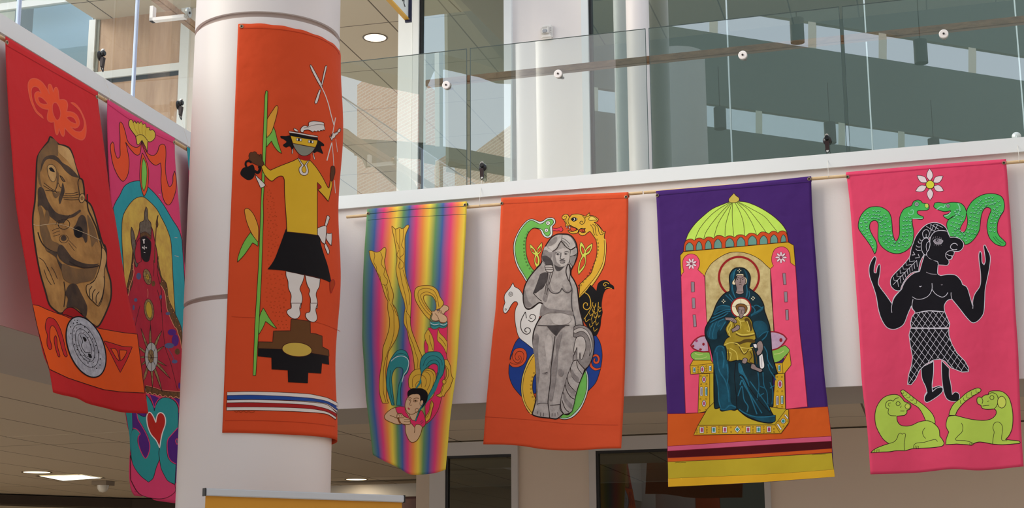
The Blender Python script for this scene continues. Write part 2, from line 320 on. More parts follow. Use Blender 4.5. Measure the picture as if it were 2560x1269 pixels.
b = NB(); boxL(b, s - .02, s + .02, 3.925, 4.14, z - .03, z - .012); boxL(b, s - .02, s + .02, 4.12, 4.14, z - .03, z + .06); link('bracket_arm', b, clampm, k)

# ------------------------------------------------------------------ fittings
def downlight(p, r, lab, grp, lit=True):
    o = empty('downlight', p, lab, 'ceiling light', grp)
    b = NB(); lathe(b, V((p.x, p.y, 0)), [(r, p.z - .004), (r + .015, p.z - .006), (r + .018, p.z - .001)], 40); link('trim_ring', b, mat('bronze_trim_ring', (96, 82, 66), .5), o)
    b = NB(); vs = [b.verts.new((p.x + r * cos(2 * pi * i / 32), p.y + r * sin(2 * pi * i / 32), p.z - .003)) for i in range(32)]; b.faces.new(vs)
    link('lamp_lens', b, mat('lit_lens_warm', (255, 240, 214), .4, emit=(255, 222, 176), estr=3.0) if lit else mat('dim_lens', (150, 140, 124), .4, emit=(255, 230, 190), estr=.25), o)
def lamp(p, e, name='downlight_and_fill_lamp', r=.1):
    l = bpy.data.lights.new(name, 'AREA'); l.shape = 'DISK'; l.size = r * 2; l.energy = e; l.color = (1, .88, .7); q = bpy.data.objects.new(name, l); COL.objects.link(q); q.location = p - V((0, 0, .03)); return q
lamp(hitZ(938, 94, ZC2), 14); lamp(hitZ(938, 94, ZC2) - uR * 2.2 - nR * 1.5, 20); lamp(PR(-5.5, 10.6, ZC2), 30); lamp(hitZ(891, 1197, Z0), 4); lamp(hitZ(92, 1179, Z0), 4); lamp(hitZ(190, 1191, Z0), 6, 'panel_lamp', .3)  # second and third are added fill for the upper corridor, with no fixture
downlight(hitZ(938, 94, ZC2), .105, 'lit round downlight in the upper ceiling beside the hanging sign', None)
downlight(hitZ(891, 1197, Z0 + .012), .10, 'lit round downlight in the lower ceiling above the yellow roll-up stand', None)
downlight(hitZ(92, 1179, Z0 + .012), .12, 'lit round downlight nearest the square light panel', None)
downlight(hitZ(36, 1240, Z0 + .012), .06, 'small far downlight at the lower left corner', None)
q = hitZ(1200, 1138, Z0 + .012); downlight(q, .13, 'unlit round downlight behind the dark storefront glass', None, False)
# recessed square troffer
P4 = [hitZ(x, y, Z0 + .012) for x, y in ((97, 1188), (205, 1185), (256, 1193), (158, 1200))]
o = empty('recessed_light_panel', sum(P4, V()) / 4, 'recessed square ceiling light glowing white at the lower left', 'ceiling light')
b = NB(); c = sum(P4, V()) / 4; quad(b, [q - V((0, 0, .004)) for q in P4]); link('diffuser', b, mat('lit_panel', (255, 252, 235), .5, emit=(255, 250, 228), estr=1.6), o)
b = NB()
for i in range(4):
    a, d = P4[i], P4[(i + 1) % 4]; e1, e2 = c + (a - c) * 1.12, c + (d - c) * 1.12
    quad(b, [q - V((0, 0, .006)) for q in (a, d, e2, e1)])
link('frame', b, mat('bronze_trim_ring'), o)
# dome camera below the ceiling, lower left
q = hitZ(258, 1205, Z0)
o = empty('ceiling_dome', q, 'small clear glass dome fitting hanging under the lower left ceiling', 'ceiling fitting')
b = NB(); boxR(b, q.dot(uR) - .08, q.dot(uR) + .08, -q.dot(nR) - .08, -q.dot(nR) + .08, Z0 - .03, Z0 + .01); link('mounting_plate', b, mat('greige_plate', (140, 124, 104), .6), o)
b = NB(); lathe(b, V((q.x, q.y, 0)), [(.001, Z0 - .10), (.035, Z0 - .09), (.055, Z0 - .06), (.06, Z0 - .03)], 24); link('dome', b, mat('shiny_clear_dome', (210, 205, 195), .08, spec=1), o, smooth=True)
# fire alarm strobe on the pilaster
q = hitR(1368, 82, DU); s = q.dot(uR); z = q.z
o = empty('fire_alarm', q, 'white fire alarm strobe mounted on the upper white pilaster', 'alarm')
b = NB(); boxR(b, s - .042, s + .050, DU - .035, DU, z - .058, z + .058); bmesh.ops.bevel(b, geom=b.edges[:], offset=.012, segments=3, affect='EDGES'); link('housing', b, mat('alarm_white', (236, 232, 226), .4), o)
b = NB(); boxR(b, s - .04, s + .03, DU - .05, DU - .034, z - .025, z + .04); bmesh.ops.bevel(b, geom=b.edges[:], offset=.008, segments=2, affect='EDGES'); link('front_cover', b, mat('alarm_white'), o)
b = NB(); boxR(b, s - .024, s + .012, DU - .06, DU - .049, z - .018, z + .012); bmesh.ops.bevel(b, geom=b.edges[:], offset=.005, segments=2, affect='EDGES'); link('strobe_lens', b, mat('strobe_lens', (176, 178, 182), .08, spec=1), o, label='shiny clear strobe lens')
b = NB(); boxR(b, s - .026, s + .014, DU - .0515, DU - .049, z + .02, z + .033); link('speaker_slot', b, mat('slot_grey', (200, 196, 190), .5), o)
for j in range(5): 
    b = NB(); boxR(b, s + .038, s + .043, DU - .0365, DU - .034, z - .03 + j * .014, z - .024 + j * .014); link('vent_hole', b, mat('slot_dark', (120, 116, 112), .5), o)
# hanging sign at the top, seen from below
A = hitR(1016, 55, 9.9)
o = empty('hanging_sign', A, 'white hanging corridor sign with navy end board and yellow lower edge', 'sign')
def slab(bm, a, d, L, t, z0, z1, mi=0):
    q = d.cross(V((0, 0, 1))).normalized() * t
    return hexa(bm, [V((p.x, p.y, zz)) for zz in (z0, z1) for p in (a - q, a + d * L - q, a + d * L + q, a + q)], mi)
b = NB(); slab(b, A + uL * .012, uL, -.62, .014, A.z + .03, A.z + .5); link('sign_panel', b, mat('sign_white', (226, 228, 222), .45), o)
b = NB(); slab(b, A + uL * .012, uL, -.62, .0165, A.z + .018, A.z + .032); link('yellow_edge', b, mat('sign_yellow', (226, 170, 50), .5), o)
b = NB(); hexa(b, [V((p.x, p.y, zz)) for zz in (A.z, A.z + .5) for p in (A - uR * .012, A + uR * .036, A + uR * .036 + uL * .02, A - uR * .012 + uL * .02)]); link('end_board', b, mat('sign_navy', (22, 26, 62), .35), o)
b = NB(); disc(b, A + uR * .02 + V((0, 0, .02)) - uL * .0, -uL, .004, .003, 12); link('screw', b, mat('satin_steel'), o)
b = NB()
fp = lambda u, v: A + nL * .0155 - uL * u + V((0, 0, v))
for P in ([(.12, .16), (.10, .13), (.13, .11), (.17, .13), (.18, .18), (.15, .22), (.11, .21), (.10, .16), (.105, .10), (.08, .085)], [(.26, .20), (.24, .13), (.22, .12)], [(.30, .24), (.26, .15), (.24, .14)]):
    tube(b, [fp(*q) for q in P], .0045, 6)
link('lettering', b, mat('sign_letter_grey', (84, 84, 84), .6), o, label='thin grey letter strokes')
for u in (.08, .5):
    b = NB(); tube(b, [A - uL * u + V((0, 0, .5)), V(((A - uL * u).x, (A - uL * u).y, ZC2))], .006, 8); link('hanger_rod', b, mat('satin_steel'), o)
# ------------------------------------------------------------------ the far side of the hall, behind the camera: what the glass mirrors
def mirror(p, D, phi=0.0):
    n = nR * cos(phi) + V((0, 0, sin(phi))); p0 = V((0, 0, Z1)) - nR * D
    return p - n * (2 * (p - p0).dot(n))
class Seen:
    """a vertical plane as it appears mirrored in one sheet of glass; gives back the real points behind the camera"""
    def __init__(s, x, y, dist, azd, D, phi):
        d = ray(x, y); s.P0 = CAM + d * (dist / math.hypot(d.x, d.y)); a = rad(azd); s.d = V((sin(a), cos(a), 0)); s.n = V((-cos(a), sin(a), 0)); s.D, s.phi = D, phi
    def at(s, x, y, deep=0.0):
        d = ray(x, y); p = CAM + d * ((s.P0 - CAM).dot(s.n) / d.dot(s.n)); dd = d.copy(); dd.z = 0; dd.normalize()
        return mirror(p + dd * deep, s.D, s.phi)
    def slab(s, bm, px, deep=.5, mi=0):
        n = len(px); A_ = [bm.verts.new(s.at(*p)) for p in px]; B_ = [bm.verts.new(s.at(*p, deep)) for p in px]
        fs = [bm.faces.new(A_), bm.faces.new(B_[::-1])] + [bm.faces.new((A_[i], B_[i], B_[(i + 1) % n], A_[(i + 1) % n])) for i in range(n)]
        for f in fs: f.material_index = mi
        bmesh.ops.recalc_face_normals(bm, faces=fs); return bm
opp = mat('dull_grey_green_plaster', (128, 138, 130), .9)
cream = mat('cream_mullion', (250, 246, 224), .6)
W1 = Seen(1900, 335, 26, 66, DU + .02, 0)
def yb(x): return 288 + (x - 1570) * .1395      # lower and upper line of the window strip
def yt(x): return 220 + (x - 1503) * .1445
X0, X1 = 1480, 2760
b = NB(); W1.slab(b, [(X0, yb(X0)), (X1, yb(X1)), (X1, 1270), (X0, 1350)], .12); W1.slab(b, [(X0, -420), (X1, -120), (X1, yt(X1)), (X0, yt(X0))], .12); struct('wall_opposite', b, opp)
b = NB()
xs_ = [1487, 1690, 1897, 2104, 2253, 2444, 2640]
for x in xs_: W1.slab(b, [(x - 8, yt(x - 8)), (x + 8, yt(x + 8)), (x + 8, yb(x + 8)), (x - 8, yb(x - 8))], .3)
struct('trim_30', b, cream)
W1b = Seen(1900, 335, 25.2, 66, DU + .02, 0)
for x, y in ((2075, 332), (2335, 372), (1800, 296), (1560, 262)):
    p = W1b.at(x, y); o = empty('pendant_lamp', p, 'grey cylinder pendant lamp mirrored in the glass, %s' % {2075: 'above the purple banner', 2335: 'near the right edge', 1800: 'right of the slender column', 1560: 'behind the slender column'}[x], 'lamp', 'cylinder pendant lamps of the far side')
    b = NB(); tube(b, [p - V((0, 0, .18)), p + V((0, 0, .18))], .10, 24); link('shade', b, mat('grey_green_lamp_shade', (84, 92, 88), .6), o)
    b = NB(); tube(b, [p + V((0, 0, .18)), p + V((0, 0, .9))], .006, 6); link('hanging_stem', b, mat('dark_gasket'), o)
def brickm(name, c1, c2, mort, azd):
    m = bpy.data.materials.new(name); m.use_nodes = True; nt = m.node_tree; bs = nt.nodes['Principled BSDF']
    g = nt.nodes.new('ShaderNodeNewGeometry'); sp = nt.nodes.new('ShaderNodeSeparateXYZ'); nt.links.new(g.outputs['Position'], sp.inputs[0])
    dt = nt.nodes.new('ShaderNodeVectorMath'); dt.operation = 'DOT_PRODUCT'; a = rad(azd); dt.inputs[1].default_value = (sin(a), cos(a), 0); nt.links.new(g.outputs['Position'], dt.inputs[0])
    cb = nt.nodes.new('ShaderNodeCombineXYZ'); nt.links.new(dt.outputs['Value'], cb.inputs['X']); nt.links.new(sp.outputs['Z'], cb.inputs['Y'])
    br = nt.nodes.new('ShaderNodeTexBrick'); br.inputs['Scale'].default_value = 1.0; br.inputs['Brick Width'].default_value = .23; br.inputs['Row Height'].default_value = .066; br.inputs['Mortar Size'].default_value = .009
    for k, c in (('Color1', c1), ('Color2', c2), ('Mortar', mort)): br.inputs[k].default_value = (*lin(c), 1)
    nt.links.new(cb.outputs[0], br.inputs['Vector']); nt.links.new(br.outputs[0], bs.inputs['Base Color']); bs.inputs['Roughness'].default_value = .9; MATS[name] = m; return m
PH = -LEAN
def realaz(s):
    v = s.at(1000, 300) - s.at(1100, 300); return math.degrees(math.atan2(v.x, v.y))
B1 = Seen(1107, 300, 26, -32, DG, PH)
b = NB(); B1.slab(b, [(893, 213), (937, 178), (1050, 200), (1107, 238), (1107, 560), (893, 640)], .5); struct('wall_brick_gable', b, brickm('salmon_brick', (242, 196, 172), (232, 180, 156), (252, 236, 220), realaz(B1)))
B2 = Seen(1200, 380, 30, -23, DG, PH)
b = NB(); B2.slab(b, [(1137, 418), (1200, 370), (1285, 306), (1285, 620), (1137, 640)], .5); struct('wall_brick_wing', b, brickm('tan_brick', (214, 190, 166), (200, 176, 154), (240, 230, 210), realaz(B2)))
M1 = Seen(1050, 300, 19, 66, DG, PH)
b = NB(); M1.slab(b, [(1048, 60), (1064, 60), (1064, 356), (1048, 356)], .08); M1.slab(b, [(1086, 60), (1097, 60), (1099, 366), (1088, 366)], .08); M1.slab(b, [(1050, 400), (1060, 400), (1060, 520), (1050, 520)], .08); M1.slab(b, [(1088, 400), (1098, 400), (1098, 520), (1088, 520)], .08); struct('trim_31', b, cream)
b = NB(); M1.slab(b, [(1098, 60), (1107, 60), (1108, 560), (1100, 560)], .3)
M1.slab(b, [(886, 346), (1050, 356), (1050, 376), (886, 366)], .4); M1.slab(b, [(1050, 360), (1110, 366), (1180, 376), (1290, 398), (1290, 424), (1180, 404), (1110, 394), (1050, 384)], .4); struct('trim_32', b, mat('dark_green_steel_beam', (96, 100, 88), .7))
M2 = Seen(950, 400, 16, 40, DG, PH)
b = NB(); M2.slab(b, [(850, 318), (868, 322), (1035, 452), (1060, 500), (1030, 500), (990, 455), (930, 400), (915, 408), (905, 385), (850, 345)], .2); struct('trim_33', b, mat('brown_steel_brace', (112, 96, 76), .7))
M3 = Seen(1050, 150, 20, 60, DG, PH)
b = NB(); M3.slab(b, [(840, -500), (1290, -900), (1290, 176), (1240, 173), (1200, 158), (1112, 137), (1085, 142), (1062, 196), (1045, 200), (937, 176), (855, 151), (840, 149)], .6); struct('wall_roof_overhang', b, mat('grey_roof_overhang', (150, 146, 130), .9))
# white round column of the far side, mirrored over the pilaster
C4 = Seen(1380, 300, 15, 66, DG, PH); q0 = C4.at(1380, 300); rr_ = (C4.at(1300, 300) - C4.at(1460, 300)).length / 2
b = NB(); lathe(b, V((q0.x, q0.y, 0)), [(rr_, 0), (rr_, 19)], 64); tagc = link('round_column', b, colm, None, smooth=True, label='white round column of the far side, mirrored in the railing glass over the pilaster', category='column')
# the hall's other walls, to the right of and behind the camera
hallw = mat('warm_white_hall_wall', (214, 200, 184), .85)
b = NB(); hexa(b, [V(p) for p in ((5.2, -12, 0), (5.6, -12, 0), (5.6, 8.3, 0), (5.2, 8.3, 0), (5.2, -12, 8.5), (5.6, -12, 8.5), (5.6, 8.3, 8.5), (5.2, 8.3, 8.5))]); struct('wall_hall_right', b, hallw)
b = NB(); hexa(b, [V(p) for p in ((-1.2, -12.4, 0), (5.6, -12.4, 0), (5.6, -12, 0), (-1.2, -12, 0), (-1.2, -12.4, 8.5), (5.6, -12.4, 8.5), (5.6, -12, 8.5), (-1.2, -12, 8.5))]); struct('wall_hall_back', b, hallw)
# ------------------------------------------------------------------ banners: cloth surfaces and painted motifs
class PlaneS:
    def __init__(s, n, u, D, dfun): s.n, s.u, s.D, s.dfun = n, u, D, dfun
    def pt(s, x, y, off=0.0):
        d = ray(x, y); nd = s.n.dot(d); h = 0.04
        for _ in range(4):
            p = CAM + d * ((-s.D + h) / nd); h = s.dfun(p.dot(s.u), p.z)
        return CAM + d * ((-s.D + h + off) / nd)
class CylS:
    def __init__(s, c, R, dfun): s.c, s.R, s.dfun = c, R, dfun
    def hit(s, d, R):
        ox, oy = CAM.x - s.c.x, CAM.y - s.c.y
        a = d.x * d.x + d.y * d.y; b = ox * d.x + oy * d.y; k = ox * ox + oy * oy - R * R; q = b * b - a * k
        if q < 0: q = 0
        return CAM + d * ((-b - math.sqrt(q)) / a)
    def pt(s, x, y, off=0.0):
        d = ray(x, y); h = .01
        for _ in range(3):
            p = s.hit(d, s.R + h); h = s.dfun(math.atan2(p.x - s.c.x, -(p.y - s.c.y)), p.z)
        return s.hit(d, s.R + h + off)

def parse(t):
    out = []
    for w_ in t.split():
        sharp = w_.endswith('!'); a, b_ = w_.rstrip('!').split(',')
        out.append((float(a), float(b_), sharp))
    return out
def dens(P, closed, step, smooth):
    """smooth (Catmull-Rom, corners kept) and resample a line"""
    n = len(P); out = []
    rng = range(n if closed else n - 1)
    for i in rng:
        p1, p2 = P[i], P[(i + 1) % n]
        p0 = P[(i - 1) % n] if (closed or i > 0) else p1
        p3 = P[(i + 2) % n] if (closed or i + 2 < n) else p2
        L = math.hypot(p2[0] - p1[0], p2[1] - p1[1])
        if L < 1e-6: continue
        if smooth:
            k = max(1, min(int(L / 2.5 + .7), 10, ) if L < 25 else int(L / 4))
            m1 = (0, 0) if False else ((p2[0] - p0[0]) / 2, (p2[1] - p0[1]) / 2); m2 = ((p3[0] - p1[0]) / 2, (p3[1] - p1[1]) / 2)
            if p1[2]: m1 = ((p2[0] - p1[0]) * .7, (p2[1] - p1[1]) * .7)
            if p2[2]: m2 = ((p2[0] - p1[0]) * .7, (p2[1] - p1[1]) * .7)
            for m in (0, 1):   # limit tangents on short segments
                mm = m1 if m == 0 else m2; l = math.hypot(*mm)
                if l > 1.4 * L:
                    mm = (mm[0] / l * 1.4 * L, mm[1] / l * 1.4 * L)
                    if m == 0: m1 = mm
                    else: m2 = mm
            for j in range(k):
                t = j / k; h1 = 2 * t ** 3 - 3 * t * t + 1; h2 = t ** 3 - 2 * t * t + t; h3 = -2 * t ** 3 + 3 * t * t; h4 = t ** 3 - t * t
                out.append((h1 * p1[0] + h2 * m1[0] + h3 * p2[0] + h4 * m2[0], h1 * p1[1] + h2 * m1[1] + h3 * p2[1] + h4 * m2[1]))
        else:
            k = max(1, int(L / step + .99))
            for j in range(k): out.append((p1[0] + (p2[0] - p1[0]) * j / k, p1[1] + (p2[1] - p1[1]) * j / k))
    if not closed: out.append(P[-1][:2])
    return out
def inside(x, y, Q):
    c = False; j = len(Q) - 1
    for i in range(len(Q)):
        xi, yi = Q[i]; xj, yj = Q[j]
        if (yi > y) != (yj > y) and x < (xj - xi) * (y - yi) / (yj - yi) + xi: c = not c
        j = i
    return c
STEP = 6.0; CELL = 5.0; LIFT = .00011
PALETTE = {}
def fabric(name):
    if name in MATS: return MATS[name]
    c = PALETTE[name]
    if len(c) == 3: return mat(name, c, .82, spec=.2, bump=(6, .55))
    return mat(name, c[:3], .82, spec=.2, bump=(6, .55), mix=(c[3:6], c[6], c[7] if len(c) > 7 else .15), stretch=c[8] if len(c) > 8 else None)
class Art:
    def __init__(s, surf, parent):
        s.surf, s.parent, s.base = surf, parent, .0004; s.cells = {}
        s.bm = None; s.name = None; s.tf = (0, 0, 1); s.smat = []
    def flush(s):
        if s.bm and len(s.bm.faces): link(s.name, s.bm, [fabric(m) for m in s.smat], s.parent, smooth=True, label=s.label)
        elif s.bm: s.bm.free()
        s.bm = None
    def part(s, name, label=None):
        s.flush(); s.bm = NB(); s.name, s.label = name, label; s.smat = []
    def mi(s, c):
        if c not in s.smat: s.smat.append(c)
        return s.smat.index(c)
    def T(s, P):
        x0, y0, k = s.tf; return [(x0 + p[0] / k, y0 + p[1] / k, p[2]) for p in P]
    def height(s, cells, c):
        """paint lies one thin coat above whatever is already painted in these cells"""
        m = 0
        for k in cells:
            h, cc = s.cells.get(k, (0, None))
            if h and cc != c: h += 1
            m = max(m, h)
        m = max(m, 1)
        for k in cells: s.cells[k] = (m, c)
        return s.base + m * LIFT
    def fillp(s, Q, c, cells=None):
        x0, x1 = min(q[0] for q in Q), max(q[0] for q in Q); y0, y1 = min(q[1] for q in Q), max(q[1] for q in Q)
        pts = [V(q) for q in Q]; n = len(pts); edges = [(i, (i + 1) % n) for i in range(n)]
        if x1 - x0 > STEP * 1.2 or y1 - y0 > STEP * 1.2:
            gx = int(x0 / STEP) + 1
            while gx * STEP < x1:
                gy = int(y0 / STEP) + 1
                while gy * STEP < y1:
                    if inside(gx * STEP, gy * STEP, Q): pts.append(V((gx * STEP, gy * STEP)))
                    gy += 1
                gx += 1
        if cells is None:
            cells = {(int(q[0] / CELL), int(q[1] / CELL)) for q in Q}; gx = int(x0 / CELL)
            while gx * CELL < x1:
                gy = int(y0 / CELL)
                while gy * CELL < y1:
                    if inside((gx + .5) * CELL, (gy + .5) * CELL, Q): cells.add((gx, gy))
                    gy += 1
                gx += 1
        lay = s.height(cells, ('f', c, id(Q)))
        vs, es, fs, *_ = delaunay_2d_cdt(pts, edges, [], 1, 1e-4)
        mi = s.mi(c)
        bv = [s.bm.verts.new(s.surf.pt(v.x, v.y, lay)) for v in vs]
        for f in fs:
            cx = sum(vs[i].x for i in f) / len(f); cy = sum(vs[i].y for i in f) / len(f)
            if not inside(cx, cy, Q): continue
            ff = s.bm.faces.new([bv[i] for i in f]); ff.material_index = mi; ff.smooth = True
            ff.normal_update()
            if ff.normal.dot(CAM - bv[f[0]].co) < 0: ff.normal_flip()
        for v in bv:
            if not v.link_faces: s.bm.verts.remove(v)
    def strokep(s, Q, c, w, closed=False):
        n = len(Q)
        if closed: Q = Q + [Q[0], Q[1]]
        L = []; mi = s.mi(c); lay = s.height({(int(q[0] / CELL), int(q[1] / CELL)) for q in Q}, ('s', c))
        m = len(Q)
        for i, q in enumerate(Q):
            a = Q[max(i - 1, 0)]; b_ = Q[min(i + 1, m - 1)]
            if closed and i == 0: a = Q[n - 1]
            dx, dy = b_[0] - a[0], b_[1] - a[1]; l = math.hypot(dx, dy) or 1
            ww = w / 2
            nx, ny = -dy / l * ww, dx / l * ww
            L.append((s.bm.verts.new(s.surf.pt(q[0] + nx, q[1] + ny, lay)), s.bm.verts.new(s.surf.pt(q[0] - nx, q[1] - ny, lay))))
        for i in range(m - 1 if not closed else n):
            a, b_ = L[i], L[i + 1]
            try: ff = s.bm.faces.new((a[0], a[1], b_[1], b_[0]))
            except ValueError: continue
            ff.material_index = mi; ff.smooth = True; ff.normal_update()
            if ff.normal.dot(CAM - a[0].co) < 0: ff.normal_flip()
    def run(s, text):
        """@ x0 y0 k | P name label | f col[/line/w] : pts | F straight | s col w : pts | S | c closed line | e col cx,cy rx,ry rot | d col r : pts | up"""
        for ln in text.strip().split('\n'):
            ln = ln.strip()
            if not ln or ln[0] == '#': continue
            head, _, body = ln.partition(':'); h = head.split(); op = h[0]
            if op == '@': s.tf = tuple(float(v) for v in h[1:4]); continue
            if op == 'P': s.part(h[1], ' '.join(h[2:]) or None); continue
            k = s.tf[2]
            if op in 'fF':
                c, *o = h[1].split('/'); P = s.T(parse(body)); Q = dens(P, True, STEP, op == 'f')
                if c != '-': s.fillp(Q, c)
                if o and o[0] != '-': s.strokep(Q, o[0], float(o[1]) if len(o) > 1 else 1.8, True)
            elif op in 'sS':
                s.strokep(dens(s.T(parse(body)), False, STEP, op == 's'), h[1], float(h[2]))
            elif op == 'c':
                s.strokep(dens(s.T(parse(body)), True, STEP, True), h[1], float(h[2]), True)
            elif op == 'e':
                c, *o = h[1].split('/'); x, y = map(float, h[2].split(',')); rx, ry = map(float, h[3].split(',')); r = rad(float(h[4])) if len(h) > 4 else 0
                x, y = s.tf[0] + x / k, s.tf[1] + y / k; rx /= k; ry /= k; n = max(10, int(max(rx, ry) * 1.6)); n = min(n, 72)
                Q = [(x + rx * cos(t) * cos(r) - ry * sin(t) * sin(r), y + rx * cos(t) * sin(r) + ry * sin(t) * cos(r)) for t in [2 * pi * i / n for i in range(n)]]
                if c != '-': s.fillp(Q, c)
                if o and o[0] != '-': s.strokep(Q, o[0], float(o[1]) if len(o) > 1 else 1.8, True)
            elif op == 'd':
                r = float(h[2]) / k
                for P in s.T(parse(body)):
                    s.fillp([(P[0] + r * cos(t), P[1] + r * sin(t)) for t in [2 * pi * i / 8 for i in range(8)]], h[1])
def interp(P, t):
    """point at share t of a polyline"""
    L = [math.hypot(b_[0] - a[0], b_[1] - a[1]) for a, b_ in zip(P, P[1:])]; T = t * sum(L)
    for i, l in enumerate(L):
        if T <= l or i == len(L) - 1:
            k = T / l if l else 0; return (P[i][0] + (P[i + 1][0] - P[i][0]) * k, P[i][1] + (P[i + 1][1] - P[i][1]) * k)
        T -= l
def banner(label, surf, L, R, T_, B, color, art=None, grp='painted cloth banners', rodpts=None, nx=46, ny=92, uvmat=None, grom=None, sleeve=None):
    """L,R: side outlines top to bottom; T_,B: top and bottom outlines left to right"""
    base = surf.pt(*parse(B)[0][:2]); o = empty('cloth_banner', base, label, 'banner', grp)
    P = [dens(parse(x), False, 4, True) for x in (L, R, T_, B)]; Lp, Rp, Tp, Bp = P
    bm = NB(); uvl = bm.loops.layers.uv.new('UVMap'); grid = []; UV = {}
    cs = [Tp[0], Tp[-1], Bp[0], Bp[-1]]
    for j in range(ny + 1):
        v = j / ny; row = []; l = interp(Lp, v); r = interp(Rp, v)
        for i in range(nx + 1):
            u = i / nx; t = interp(Tp, u); b_ = interp(Bp, u)
            x = (1 - u) * l[0] + u * r[0] + (1 - v) * t[0] + v * b_[0] - ((1 - u) * (1 - v) * cs[0][0] + u * (1 - v) * cs[1][0] + (1 - u) * v * cs[2][0] + u * v * cs[3][0])
            y = (1 - u) * l[1] + u * r[1] + (1 - v) * t[1] + v * b_[1] - ((1 - u) * (1 - v) * cs[0][1] + u * (1 - v) * cs[1][1] + (1 - u) * v * cs[2][1] + u * v * cs[3][1])
            vt = bm.verts.new(surf.pt(x, y, 0)); UV[vt] = (u, 1 - v); row.append(vt)
        grid.append(row)
    for a, c in zip(grid, grid[1:]):
        for i in range(nx):
            f = bm.faces.new((a[i], c[i], c[i + 1], a[i + 1]))
            for lp in f.loops: lp[uvl].uv = UV[lp.vert]
    cl = link('cloth', bm, uvmat or fabric(color), o, smooth=True)
    md = cl.modifiers.new('thickness', 'SOLIDIFY'); md.thickness = .0012; md.offset = -1
    if grom:
        for x, y in grom:
            p = surf.pt(x, y, .0006); n_ = (CAM - p); n_.z = 0; ax = surf.n if hasattr(surf, 'n') else (p - surf.c).normalized() if False else n_.normalized()
            b = NB(); a1, a2 = frame_of(ax); N = 20; q = [[b.verts.new(p + ax * h_ + (a1 * cos(2 * pi * k / N) + a2 * sin(2 * pi * k / N)) * r_) for k in range(N)] for r_, h_ in ((.011, 0), (.010, .0025), (.007, .003), (.0055, .001))]
            for A_, B_ in zip(q, q[1:]):
                for k in range(N): b.faces.new((A_[k], A_[(k + 1) % N], B_[(k + 1) % N], B_[k]))
            b.faces.new(q[-1]).material_index = 1
            link('grommet', b, [mat('brass_grommet', (170, 150, 120), .35, .8), mat('dark_hole', (40, 30, 26), .8)], o)
    if hasattr(surf, 'n'):
        e0, e1 = (surf.pt(Tp[k][0], Tp[k][1] + 7, 0) for k in (0, -1))
        if surf.n is nL: e0 = e0 + (e1 - e0) * .08
        q0, q1 = (e - surf.n * (surf.n.dot(e - CAM) + surf.D - .045) for e in (e0, e1))
        b = NB(); tube(b, [q0, q1], .0125, 14, cap=False); link('pole_sleeve', b, uvmat or fabric(color), o, smooth=True)
    if art:
        A_ = Art(surf, o); A_.run(art); A_.flush()
    return o
DRAPE = random.Random(4)
def wavy(amp, seed, base=.060, tilt=0.0, ztop=4.05, H=1.75, hem=0.02):
    r = random.Random(seed); ph = [r.uniform(0, 6.28) for _ in range(6)]
    def f(s, z):
        t = max(0, min(1.1, (ztop - z) / H)); g = t * t * (3 - 2 * t) if t < 1 else 1
        return base + tilt * t + amp * (.25 + g) * (.6 * sin(s * 7.5 + ph[0] + .8 * z) + .35 * sin(s * 15 + ph[1] - 1.1 * z) + .25 * sin(s * 4 + z * 3.1 + ph[2]))
    return f
PALETTE.update(dict(
 red1=(206,40,42), orange1=(240,92,28), orange1b=(240,84,44), line1=(232,96,70), black=(22,18,20), ink=(48,22,22),
 gold_stone=(204,152,84,150,106,58,7,.18), shade_brown=(92,72,54,60,48,42,14,.2), shade_mid=(140,104,64,112,86,58,12,.2), line_br=(52,38,30), pale_gold=(214,172,110,188,142,84,12,.2),
 silver=(196,196,200,160,160,166,40,.12), darkred=(170,24,26), white=(240,238,235), crack=(214,190,150)))
S1 = PlaneS(nL, uL, 3.9, wavy(.010, 1, tilt=.30, ztop=4.05, H=1.55))
